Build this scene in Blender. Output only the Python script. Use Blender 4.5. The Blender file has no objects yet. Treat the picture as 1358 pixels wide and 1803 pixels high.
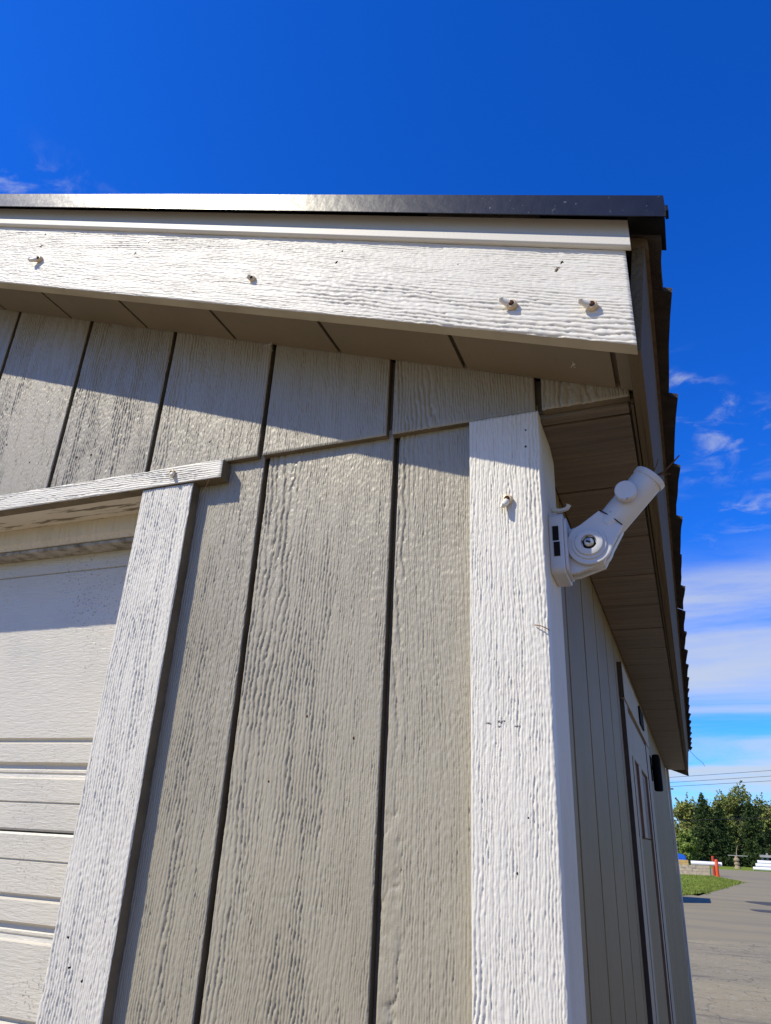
import bpy, bmesh, math, random
import numpy as np
from mathutils import Vector, Matrix

random.seed(7)
rng = np.random.default_rng(11)
C = bpy.context.scene.collection
scene = bpy.context.scene
H = 1.6                      # camera height above the yard; the shed was measured from the lens

# ------------------------------------------------------------------ camera
yaw, pitch, roll = math.radians(-22.627), math.radians(24.121), math.radians(2.7465)
f = Vector((math.sin(yaw)*math.cos(pitch), math.cos(yaw)*math.cos(pitch), math.sin(pitch)))
r0 = Vector((math.cos(yaw), -math.sin(yaw), 0)); u0 = r0.cross(f)
rr = math.cos(roll)*r0 + math.sin(roll)*u0
uu = -math.sin(roll)*r0 + math.cos(roll)*u0
cam_data = bpy.data.cameras.new('camera')
cam = bpy.data.objects.new('camera', cam_data); C.objects.link(cam)
M = Matrix(((rr.x, uu.x, -f.x, 0), (rr.y, uu.y, -f.y, 0), (rr.z, uu.z, -f.z, H), (0, 0, 0, 1)))
cam.matrix_world = M
cam_data.sensor_fit = 'HORIZONTAL'; cam_data.sensor_width = 36
cam_data.lens = 1261.92/1358*36
cam_data.clip_start = 0.02; cam_data.clip_end = 3000
scene.camera = cam

# ------------------------------------------------------------------ sky and sun
SUN = Vector((-1.0, -1.0, 1.47)).normalized()       # towards the sun
world = bpy.data.worlds.new('World'); scene.world = world
world.use_nodes = True
nt = world.node_tree; nt.nodes.clear()
def N(t, **k):
    n = nt.nodes.new(t)
    for a, b in k.items(): setattr(n, a, b)
    return n
out = N('ShaderNodeOutputWorld'); bg = N('ShaderNodeBackground'); bg.inputs['Strength'].default_value = 0.092
sky = N('ShaderNodeTexSky', sky_type='NISHITA', sun_disc=False)
sky.sun_elevation = math.asin(SUN.z)
sky.sun_rotation = math.atan2(SUN.x, SUN.y)
sky.air_density = 1.0; sky.dust_density = 0.25; sky.ozone_density = 3.0; sky.altitude = 100
hsv = N('ShaderNodeHueSaturation'); hsv.inputs['Saturation'].default_value = 1.34; hsv.inputs['Value'].default_value = 1.0
nt.links.new(sky.outputs[0], hsv.inputs['Color'])
gain = N('ShaderNodeMixRGB', blend_type='MULTIPLY'); gain.inputs[0].default_value = 1.0
gain.inputs[2].default_value = (0.42, 1.12, 2.25, 1)        # the phone's deep blue
nt.links.new(hsv.outputs[0], gain.inputs[1])
tc = N('ShaderNodeTexCoord'); sep = N('ShaderNodeSeparateXYZ'); nt.links.new(tc.outputs['Generated'], sep.inputs[0])
def math_n(op, a, b=None, c=None):
    n = N('ShaderNodeMath', operation=op)
    for i, v in enumerate((a, b, c)):
        if v is None: continue
        if isinstance(v, (int, float)): n.inputs[i].default_value = v
        else: nt.links.new(v, n.inputs[i])
    return n.outputs[0]
def mapr(v, a, b, c=0.0, d=1.0):
    n = N('ShaderNodeMapRange', interpolation_type='SMOOTHSTEP')
    n.inputs[1].default_value, n.inputs[2].default_value, n.inputs[3].default_value, n.inputs[4].default_value = a, b, c, d
    nt.links.new(v, n.inputs[0]); return n.outputs[0]
zc = math_n('MAXIMUM', sep.outputs[2], 0.0)
zden = math_n('ADD', zc, 0.10)
px = math_n('DIVIDE', sep.outputs[0], zden); py = math_n('DIVIDE', sep.outputs[1], zden)
WO, SO = 6.2, 5.1
comb = N('ShaderNodeCombineXYZ'); nt.links.new(px, comb.inputs[0]); nt.links.new(py, comb.inputs[1])
def noise(scale, detail, rough, dist=0.0, off=(0, 0, 0), stretch=(1, 1, 1)):
    mp = N('ShaderNodeMapping'); mp.inputs['Location'].default_value = off; mp.inputs['Scale'].default_value = stretch
    nt.links.new(comb.outputs[0], mp.inputs[0])
    n = N('ShaderNodeTexNoise'); n.inputs['Scale'].default_value = scale; n.inputs['Detail'].default_value = detail
    n.inputs['Roughness'].default_value = rough; n.inputs['Distortion'].default_value = dist
    nt.links.new(mp.outputs[0], n.inputs['Vector']); return n.outputs[0]
# high broken wisps
w1 = noise(1.6, 3, 0.5, 0.2, (WO, 1.98, 0)); w2 = noise(9.0, 8, 0.62, 0.7, (1.3, 0.2, 0), (1.0, 1.25, 1))
wisp = math_n('MULTIPLY', mapr(w1, 0.47, 0.62), mapr(w2, 0.47, 0.80))
wisp = math_n('MULTIPLY', math_n('MULTIPLY', wisp, 0.60), math_n('MULTIPLY', mapr(zc, 0.66, 0.715, 1.0, 0.0), mapr(zc, 0.30, 0.42)))
# low streaky sheets towards the horizon
s1 = noise(0.9, 9, 0.58, 0.5, (SO, 0.9, 0), (0.45, 1.0, 1)); low = mapr(zc, 0.20, 0.38, 1.0, 0.0)
s2 = math_n('ADD', s1, math_n('MULTIPLY', low, 0.16))
sheet = math_n('MULTIPLY', mapr(s2, 0.50, 0.80), mapr(zc, 0.28, 0.38, 1.0, 0.0))
sheet = math_n('MULTIPLY', sheet, 0.85)
cl = math_n('MAXIMUM', wisp, sheet)
mix = N('ShaderNodeMixRGB'); mix.inputs[2].default_value = (6.1, 6.6, 7.2, 1)
nt.links.new(cl, mix.inputs[0]); nt.links.new(gain.outputs[0], mix.inputs[1])
nt.links.new(mix.outputs[0], bg.inputs[0]); nt.links.new(bg.outputs[0], out.inputs[0])

sd = bpy.data.lights.new('sun', 'SUN'); sd.energy = 5.0; sd.angle = math.radians(0.53); sd.color = (1.0, 0.92, 0.745)
sun = bpy.data.objects.new('sun', sd); C.objects.link(sun)
sun.rotation_euler = SUN.to_track_quat('Z', 'Y').to_euler(); sun.location = (-8, -10, 14)

vs = scene.view_settings
vs.view_transform = 'Standard'; vs.look = 'None'; vs.exposure = 0.14; vs.gamma = 1.0; vs.use_curve_mapping = False
scene.cycles.max_bounces = 8; scene.cycles.diffuse_bounces = 4

# ------------------------------------------------------------------ materials
MAT = {}
def mat(name, color, rough=0.5, spec=0.5, var=0.0, vscale=8.0, bump=0.0, bscale=300.0, metallic=0.0, extra=None):
    m = bpy.data.materials.new(name); m.use_nodes = True
    t = m.node_tree; b = t.nodes['Principled BSDF']
    b.inputs['Roughness'].default_value = rough; b.inputs['Specular IOR Level'].default_value = spec
    b.inputs['Metallic'].default_value = metallic
    b.inputs['Base Color'].default_value = (*color, 1)
    co = t.nodes.new('ShaderNodeTexCoord')
    if var:
        n = t.nodes.new('ShaderNodeTexNoise'); n.inputs['Scale'].default_value = vscale; n.inputs['Detail'].default_value = 6
        n.inputs['Roughness'].default_value = 0.6
        t.links.new(co.outputs['Object'], n.inputs['Vector'])
        mr = t.nodes.new('ShaderNodeMapRange'); mr.inputs[1].default_value = 0.3; mr.inputs[2].default_value = 0.7
        t.links.new(n.outputs[0], mr.inputs[0])
        mx = t.nodes.new('ShaderNodeMixRGB')
        mx.inputs[1].default_value = (*[max(0, c*(1-var)) for c in color], 1)
        mx.inputs[2].default_value = (*[min(1, c*(1+var)) for c in color], 1)
        t.links.new(mr.outputs[0], mx.inputs[0]); t.links.new(mx.outputs[0], b.inputs['Base Color'])
    if bump:
        n = t.nodes.new('ShaderNodeTexNoise'); n.inputs['Scale'].default_value = bscale; n.inputs['Detail'].default_value = 4
        t.links.new(co.outputs['Object'], n.inputs['Vector'])
        bp = t.nodes.new('ShaderNodeBump'); bp.inputs['Strength'].default_value = 1.0; bp.inputs['Distance'].default_value = bump
        t.links.new(n.outputs[0], bp.inputs['Height']); t.links.new(bp.outputs[0], b.inputs['Normal'])
    if extra: extra(t, b, co)
    MAT[name] = m
    return m

def link_mix(t, b, fac, color, mode='MIX'):
    """blend `color` over whatever feeds Base Color by factor socket `fac`"""
    mx = t.nodes.new('ShaderNodeMixRGB'); mx.blend_type = mode
    src = b.inputs['Base Color'].links
    if src: t.links.new(src[0].from_socket, mx.inputs[1])
    else: mx.inputs[1].default_value = b.inputs['Base Color'].default_value
    mx.inputs[2].default_value = (*color, 1)
    t.links.new(fac, mx.inputs[0]); t.links.new(mx.outputs[0], b.inputs['Base Color'])
def tnoise(t, co, scale, lo, hi, detail=5, stretch=(1, 1, 1), rough=0.6, out='Object', amp=1.0, dist=0.0):
    mp = t.nodes.new('ShaderNodeMapping'); mp.inputs['Scale'].default_value = stretch
    t.links.new(co.outputs[out], mp.inputs[0])
    n = t.nodes.new('ShaderNodeTexNoise'); n.inputs['Scale'].default_value = scale; n.inputs['Detail'].default_value = detail
    n.inputs['Roughness'].default_value = rough; n.inputs['Distortion'].default_value = dist
    t.links.new(mp.outputs[0], n.inputs['Vector'])
    mr = t.nodes.new('ShaderNodeMapRange'); mr.inputs[1].default_value = lo; mr.inputs[2].default_value = hi; mr.inputs[4].default_value = amp
    t.links.new(n.outputs[0], mr.inputs[0]); return mr.outputs[0]

def weather(spots=0.68, spot_amp=0.55, stain=(0.16, 0.12, 0.07), stain_amp=0.25):
    def ex(t, b, co):
        oi = t.nodes.new('ShaderNodeObjectInfo')         # no two boards took the paint alike
        mr = t.nodes.new('ShaderNodeMapRange'); mr.inputs[3].default_value = 0.0; mr.inputs[4].default_value = 0.16
        t.links.new(oi.outputs['Random'], mr.inputs[0]); link_mix(t, b, mr.outputs[0], tuple(c*0.45 for c in TAN) if b.inputs['Base Color'].default_value[0] < 0.4 else (0.40, 0.38, 0.33))
        link_mix(t, b, tnoise(t, co, 5.0, 0.52, 0.80, amp=stain_amp, stretch=(1, 1, 0.35)), stain)
        link_mix(t, b, tnoise(t, co, 190, spots, spots+0.05, 3, amp=spot_amp), (0.06, 0.05, 0.04))
    return ex
def grain_extra(axis):
    """fine wood relief for boards that are not carved vertex by vertex"""
    def ex(t, b, co):
        weather()(t, b, co)
        st = [130, 130, 130]; st[axis] = 5
        mp = t.nodes.new('ShaderNodeMapping'); mp.inputs['Scale'].default_value = st
        t.links.new(co.outputs['Object'], mp.inputs[0])
        n = t.nodes.new('ShaderNodeTexNoise'); n.inputs['Scale'].default_value = 1.0; n.inputs['Detail'].default_value = 5
        n.inputs['Distortion'].default_value = 0.8
        t.links.new(mp.outputs[0], n.inputs['Vector'])
        bp = t.nodes.new('ShaderNodeBump'); bp.inputs['Distance'].default_value = 0.005
        t.links.new(n.outputs[0], bp.inputs['Height']); t.links.new(bp.outputs[0], b.inputs['Normal'])
    return ex

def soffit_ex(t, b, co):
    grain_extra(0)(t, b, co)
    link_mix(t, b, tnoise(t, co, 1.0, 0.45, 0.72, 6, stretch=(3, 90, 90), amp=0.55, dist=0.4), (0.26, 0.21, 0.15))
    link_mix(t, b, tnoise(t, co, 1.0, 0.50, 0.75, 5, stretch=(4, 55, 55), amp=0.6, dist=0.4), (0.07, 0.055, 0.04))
TAN = (0.342, 0.308, 0.226); WHITE = (0.65, 0.622, 0.54)
mat('tan_paint', TAN, 0.42, 0.5, 0.06, 6, 0.00022, 700, extra=weather(0.71, 0.5, (0.22, 0.18, 0.11), 0.35))
mat('white_paint', WHITE, 0.54, 0.45, 0.04, 5, 0.0002, 700, extra=weather(0.73, 0.5, (0.5, 0.46, 0.38), 0.25))
mat('tan_side_shade', (0.235, 0.175, 0.078), 0.6, 0.3, 0.08, 5, extra=grain_extra(2))  # tan siding paint with grime; the side wall's shade is in the colour too
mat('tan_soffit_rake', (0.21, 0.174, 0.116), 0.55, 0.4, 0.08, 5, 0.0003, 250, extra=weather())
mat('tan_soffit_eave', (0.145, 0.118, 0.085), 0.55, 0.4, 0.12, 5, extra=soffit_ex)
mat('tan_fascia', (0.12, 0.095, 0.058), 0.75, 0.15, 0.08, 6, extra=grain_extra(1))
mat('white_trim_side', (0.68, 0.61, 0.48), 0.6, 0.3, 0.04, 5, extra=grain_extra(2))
mat('groove_floor', (0.15, 0.13, 0.10), 0.8, 0.2, 0.25, 30)  # groove floors, a darker tone than the siding face
mat('bare_edge', (0.16, 0.12, 0.08), 0.8, 0.2, 0.3, 60)
mat('black_metal', (0.010, 0.011, 0.014), 0.30, 0.4, 0.3, 30, 0.00035, 60,
    extra=lambda t, b, co: link_mix(t, b, tnoise(t, co, 160, 0.66, 0.74, 4, amp=0.5), (0.28, 0.28, 0.28)))
mat('black_plastic', (0.006, 0.006, 0.006), 0.8, 0.1)
mat('white_door_shade', (0.38, 0.325, 0.225), 0.6, 0.3, 0.08, 5, extra=grain_extra(2))  # white trim darkened so its colour carries the side wall's shade
mat('brown_edge', (0.055, 0.042, 0.032), 0.8, 0.2, 0.3, 20)
mat('rake_edge', (0.40, 0.36, 0.27), 0.7, 0.2, 0.15, 12)
mat('board_edge', (0.15, 0.125, 0.085), 0.8, 0.2, 0.25, 25, 0.0006, 300)
mat('shingle', (0.075, 0.066, 0.058), 0.95, 0.2, 0.35, 40, 0.003, 500)
mat('white_plastic', (0.55, 0.55, 0.54), 0.42, 0.45, 0.03, 40,
    extra=lambda t, b, co: link_mix(t, b, tnoise(t, co, 120, 0.66, 0.72, 4, amp=0.6), (0.08, 0.07, 0.06)))
m = mat('clip_plastic', (0.74, 0.70, 0.60), 0.35, 0.5)
m.node_tree.nodes['Principled BSDF'].inputs['Subsurface Weight'].default_value = 0.35
m.node_tree.nodes['Principled BSDF'].inputs['Subsurface Radius'].default_value = (0.004, 0.003, 0.002)
mat('clip_amber', (0.60, 0.47, 0.28), 0.4, 0.5, 0.2, 200)
mat('rust', (0.060, 0.024, 0.010), 0.9, 0.2, 0.5, 300, 0.0004, 900)
mat('zinc', (0.55, 0.52, 0.47), 0.4, 0.5, 0.2, 200, metallic=0.8)
mat('dark_hole', (0.015, 0.014, 0.013), 0.9, 0.1)
mat('twig_bark', (0.10, 0.055, 0.028), 0.9, 0.2, 0.4, 90)
mat('scuff', (0.24, 0.23, 0.21), 0.8, 0.2)
mat('web', (0.55, 0.53, 0.48), 0.6, 0.3)
mat('straw', (0.22, 0.13, 0.06), 0.8, 0.2)
mat('mildew', (0.42, 0.40, 0.36), 0.8, 0.3, 0.15, 12,
    extra=lambda t, b, co: link_mix(t, b, tnoise(t, co, 42, 0.42, 0.66, 8, amp=0.9, rough=0.7), (0.075, 0.062, 0.035)))
def door_ex(t, b, co):
    link_mix(t, b, tnoise(t, co, 9, 0.50, 0.75, 6, amp=0.28), (0.34, 0.34, 0.32))
    a = tnoise(t, co, 230, 0.585, 0.65, 4, amp=0.6); bmask = tnoise(t, co, 7, 0.46, 0.64, 4)
    mm = t.nodes.new('ShaderNodeMath'); mm.operation = 'MULTIPLY'; t.links.new(a, mm.inputs[0]); t.links.new(bmask, mm.inputs[1])
    link_mix(t, b, mm.outputs[0], (0.07, 0.065, 0.055))
    mp = t.nodes.new('ShaderNodeMapping'); mp.inputs['Scale'].default_value = (55, 55, 330)
    t.links.new(co.outputs['Object'], mp.inputs[0])
    n = t.nodes.new('ShaderNodeTexNoise'); n.inputs['Scale'].default_value = 1; n.inputs['Detail'].default_value = 3; n.inputs['Distortion'].default_value = 0.6
    t.links.new(mp.outputs[0], n.inputs['Vector'])
    bp = t.nodes.new('ShaderNodeBump'); bp.inputs['Distance'].default_value = 0.0009
    t.links.new(n.outputs[0], bp.inputs['Height']); t.links.new(bp.outputs[0], b.inputs['Normal'])
mat('door_enamel', (0.565, 0.53, 0.44), 0.38, 0.5, extra=door_ex)
def peel_ex(t, b, co):
    link_mix(t, b, tnoise(t, co, 30, 0.55, 0.60, 6, stretch=(0.35, 3, 3), amp=0.9), (0.13, 0.105, 0.065))
mat('peeling_paint', (0.60, 0.56, 0.47), 0.6, 0.3, 0.08, 9, 0.0006, 220, extra=peel_ex)
mat('door_brown', (0.16, 0.085, 0.045), 0.6, 0.4, 0.3, 12)
mat('glass_dark', (0.02, 0.022, 0.025), 0.08, 0.6)

# ------------------------------------------------------------------ mesh helpers
def new_obj(name, me, m, parent=None):
    o = bpy.data.objects.new(name, me); C.objects.link(o)
    if m is not None:
        me.materials.clear(); me.materials.append(MAT[m])
    if parent is not None: o.parent = parent
    return o
def tag(o, label=None, cat=None, group=None, kind=None):
    for k, v in (('label', label), ('category', cat), ('group', group), ('kind', kind)):
        if v: o[k] = v
    return o
def empty(name, loc, label=None, cat=None, group=None):
    o = bpy.data.objects.new(name, None); C.objects.link(o); o.location = loc
    o.empty_display_size = 0.05
    return tag(o, label, cat, group)
class MB:
    """collects closed solids in world coordinates (z measured from the lens unless abs)"""
    def __init__(s): s.v = []; s.f = []; s.sm = []
    def add(s, vs, fs, smooth=False):
        b = len(s.v); s.v += [tuple(p) for p in vs]; s.f += [tuple(i+b for i in q) for q in fs]; s.sm += [smooth]*len(fs); return s
    def box(s, x0, x1, y0, y1, z0, z1):
        v = [(x0, y0, z0), (x1, y0, z0), (x1, y1, z0), (x0, y1, z0), (x0, y0, z1), (x1, y0, z1), (x1, y1, z1), (x0, y1, z1)]
        return s.add(v, [(3, 2, 1, 0), (4, 5, 6, 7), (0, 1, 5, 4), (1, 2, 6, 5), (2, 3, 7, 6), (3, 0, 4, 7)])
    def hexa(s, v):
        return s.add(v, [(3, 2, 1, 0), (4, 5, 6, 7), (0, 1, 5, 4), (1, 2, 6, 5), (2, 3, 7, 6), (3, 0, 4, 7)])
    def prism(s, poly, axis, a0, a1):
        """poly: 2-D outline in the two other axes, swept along axis"""
        def P(p, a):
            q = list(p); q.insert(axis, a); return tuple(q)
        n = len(poly)
        vs = [P(p, a0) for p in poly]+[P(p, a1) for p in poly]
        fs = [tuple(range(n-1, -1, -1)), tuple(range(n, 2*n))]+[(i, (i+1) % n, n+(i+1) % n, n+i) for i in range(n)]
        return s.add(vs, fs)
    def tube(s, pts, rad, n=10, caps=True):
        pts = [Vector(p) for p in pts]
        if isinstance(rad, (int, float)): rad = [rad]*len(pts)
        rings = []
        up = None
        for i, p in enumerate(pts):
            d = (pts[min(i+1, len(pts)-1)]-pts[max(i-1, 0)]).normalized()
            if up is None: up = d.orthogonal().normalized()
            a = (up-d*up.dot(d)).normalized(); b = d.cross(a); up = a
            rings.append([p+(a*math.cos(2*math.pi*k/n)+b*math.sin(2*math.pi*k/n))*rad[i] for k in range(n)])
        vs = [q for rg in rings for q in rg]
        fs = [(i*n+k, i*n+(k+1) % n, (i+1)*n+(k+1) % n, (i+1)*n+k) for i in range(len(pts)-1) for k in range(n)]
        s.add(vs, fs, True)
        if caps:
            b = len(s.v)-len(vs)
            s.f.append(tuple(b+k for k in range(n-1, -1, -1))); s.f.append(tuple(b+(len(pts)-1)*n+k for k in range(n))); s.sm += [False, False]
        return s
    def lathe(s, base, axis, prof, n=32):
        """prof: list of (distance along axis, radius)"""
        base = Vector(base); d = Vector(axis).normalized(); a = d.orthogonal().normalized(); b = d.cross(a)
        vs = [base+d*t+(a*math.cos(2*math.pi*k/n)+b*math.sin(2*math.pi*k/n))*r for t, r in prof for k in range(n)]
        fs = [(i*n+k, i*n+(k+1) % n, (i+1)*n+(k+1) % n, (i+1)*n+k) for i in range(len(prof)-1) for k in range(n)]
        s.add(vs, fs, True)
        bb = len(s.v)-len(vs)
        if prof[0][1] > 1e-5: s.f.append(tuple(bb+k for k in range(n-1, -1, -1))); s.sm.append(False)
        if prof[-1][1] > 1e-5: s.f.append(tuple(bb+(len(prof)-1)*n+k for k in range(n))); s.sm.append(False)
        return s
    def build(s, name, m, parent=None, bevel=0.0, absz=False, sharp=None):
        me = bpy.data.meshes.new(name)
        dz = 0 if absz else H
        me.from_pydata([(x, y, z+dz) for x, y, z in s.v], [], s.f)
        for p, q in zip(me.polygons, s.sm): p.use_smooth = q
        bm = bmesh.new(); bm.from_mesh(me)
        bmesh.ops.recalc_face_normals(bm, faces=bm.faces)
        if bevel:
            es = [e for e in bm.edges if len(e.link_faces) == 2 and e.calc_face_angle(0) > 0.5]
            bmesh.ops.bevel(bm, geom=es, offset=bevel, segments=2, affect='EDGES', profile=0.6)
        bm.to_mesh(me); bm.free()
        if any(s.sm):
            me.set_sharp_from_angle(angle=math.radians(sharp or 40))
        return new_obj(name, me, m, parent)

# ---- carved wood grain (numpy height field) ------------------------------------
def gnoise(x, y, seed):
    xi = np.floor(x).astype(np.int64); yi = np.floor(y).astype(np.int64)
    xf = x-xi; yf = y-yi
    def g(ix, iy, dx, dy):
        h = (ix*374761393+iy*668265263+seed*974634777) & 0xffffffff
        h = ((h ^ (h >> 13))*1274126177) & 0xffffffff
        h = h ^ (h >> 16)
        a = (h & 1023)*(2*np.pi/1024)
        return np.cos(a)*dx+np.sin(a)*dy
    u = xf*xf*xf*(xf*(xf*6-15)+10); v = yf*yf*yf*(yf*(yf*6-15)+10)
    a = g(xi, yi, xf, yf); b = g(xi+1, yi, xf-1, yf); c = g(xi, yi+1, xf, yf-1); d = g(xi+1, yi+1, xf-1, yf-1)
    return (a+(b-a)*u+(c-a)*v+(a-b-c+d)*u*v)*1.5
def sstep(x, a, b):
    t = np.clip((x-a)/(b-a), 0, 1); return t*t*(3-2*t)
def grain(u, v, seed, depth=1.0, chatter=1.0):
    """u across the board, v along it, metres -> relief in metres (<=0 in the pores)"""
    s = seed*13
    ub = u+0.004*gnoise(u*7, v*3.1, s+1)
    # ring spacing changes across the board: coarse bands beside fine bands
    cat = gnoise(u*5.0+seed*0.37, v*1.15, s+3)
    R = ub*215+7.0*gnoise(u*9+seed*1.7, v*0.5, s+2)+4.5*cat+1.6*gnoise(u*16, v*2.2, s+4)+0.40*gnoise(u*60, v*20, s+5)+0.24*gnoise(u*140, v*80, s+6)+0.08*gnoise(u*300, v*240, s+20)
    R2 = ub*350+5.0*cat+0.5*gnoise(u*80, v*24, s+7)+0.30*gnoise(u*180, v*95, s+17)+0.10*gnoise(u*400, v*260, s+21)
    def ridges(R):                       # round ridges, sharp valleys
        return 1-np.abs(np.sin(np.pi*R))**0.55
    ul = u[:, 0]
    g1 = np.clip(215/np.maximum(np.abs(np.gradient(R, ul, axis=0)), 30), 0.30, 1.4)
    g2 = np.clip(350/np.maximum(np.abs(np.gradient(R2, ul, axis=0)), 30), 0.30, 1.3)
    pres = sstep(gnoise(u*60, v*9.0, s+8), -0.50, 0.25)
    fine = sstep(gnoise(u*11+3.3, v*0.9, s+9), -0.12, 0.22)
    h = -0.0021*depth*ridges(R)*(0.40+0.60*pres)*g1*(1-0.72*fine)
    h += -0.00125*depth*g2*ridges(R2)*(0.35+0.65*sstep(gnoise(u*80, v*12, s+10), -0.4, 0.3))*(0.25+0.75*fine)
    # saw-chattered patches, fuzz under the paint
    ch = sstep(gnoise(u*7+5, v*2.6, s+11), -0.05, 0.35)
    h += 0.00012*chatter*ch*gnoise(u*34, v*120+4*gnoise(u*12, v*6, s+12), s+13)
    h += 0.00032*chatter*(0.45+0.55*ch)*gnoise(u*240, v*150, s+14)+0.00020*chatter*gnoise(u*430, v*260, s+15)
    h += 0.00016*gnoise(u*60, v*14, s+18)+0.0003*gnoise(u*12, v*4, s+16)
    return h
def carved(name, m, parent, u_pts, v_pts, place, nrm, thick, seed, depth=1.0, chatter=1.0, edge=None):
    """front face carved from grain(); place(u,v)->xyz arrays (rel. lens); nrm: outward unit vector; thick: board thickness"""
    U, V = np.meshgrid(u_pts, v_pts, indexing='ij')
    h = grain(U, V, seed, depth, chatter)
    nu, nv = U.shape
    # rounded arris
    du = np.minimum(U-u_pts[0], u_pts[-1]-U); dv = np.minimum(V-v_pts[0], v_pts[-1]-V)
    e = np.minimum(du, dv); rr_ = 0.0016
    h = h-np.where(e < rr_, (rr_-e)**2/rr_, 0)*0.8
    P = np.stack(place(U, V), -1)
    n = np.array(nrm)
    F = P+h[..., None]*n
    B = P-n*thick
    verts = [F.reshape(-1, 3)]
    idx = np.arange(nu*nv).reshape(nu, nv)
    q = np.stack([idx[:-1, :-1], idx[1:, :-1], idx[1:, 1:], idx[:-1, 1:]], -1).reshape(-1, 4)
    # orientation
    a, b, c = F[0, 0], F[1, 0], F[0, 1]
    if np.dot(np.cross(b-a, c-a), n) < 0: q = q[:, ::-1]; flip = True
    else: flip = False
    ring = np.concatenate([idx[:, 0], idx[-1, 1:], idx[-2::-1, -1], idx[0, -2:0:-1]])
    k = len(ring); Ff = F.reshape(-1, 3); Bf = B.reshape(-1, 3)
    o = nu*nv
    verts += [Ff[ring], Bf[ring]]
    i = np.arange(k); j = (i+1) % k
    sk = np.stack([o+i, o+k+i, o+k+j, o+j], -1)
    if flip: sk = sk[:, ::-1]
    verts = np.concatenate(verts); verts[:, 2] += H
    quads = np.concatenate([q, sk])
    # back
    me = bpy.data.meshes.new(name)
    back = np.array([o+k+0, o+k+(nu-1), o+k+(nu-1)+(nv-1), o+k+2*(nu-1)+(nv-1)])
    if not flip: back = back[::-1]
    quads = np.concatenate([quads, back[None]])
    me.vertices.add(len(verts)); me.vertices.foreach_set('co', verts.astype(np.float32).ravel())
    me.loops.add(quads.size); me.loops.foreach_set('vertex_index', quads.astype(np.int32).ravel())
    me.polygons.add(len(quads)); me.polygons.foreach_set('loop_start', np.arange(0, quads.size, 4, dtype=np.int32))
    sm = np.zeros(len(quads), bool); sm[:len(q)] = True
    me.polygons.foreach_set('use_smooth', sm)
    me.update(calc_edges=True); me.validate()
    o_ = new_obj(name, me, m, parent)
    if edge:
        me.materials.append(MAT[edge]); mi = np.zeros(len(me.polygons), np.int32); mi[len(q):] = 1
        me.polygons.foreach_set('material_index', mi)
    return o_
def axis_pts(a, b, fine, coarse, lo, hi):
    """points a..b spaced `fine` inside lo..hi and `coarse` outside"""
    segs = []
    for s, e, st in ((a, min(b, lo), coarse), (max(a, lo), min(b, hi), fine), (max(a, hi), b, coarse)):
        if e-s > 1e-6: segs.append(np.linspace(s, e, max(2, int(math.ceil((e-s)/st))+1)))
    return np.unique(np.round(np.concatenate(segs), 6))

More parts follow.
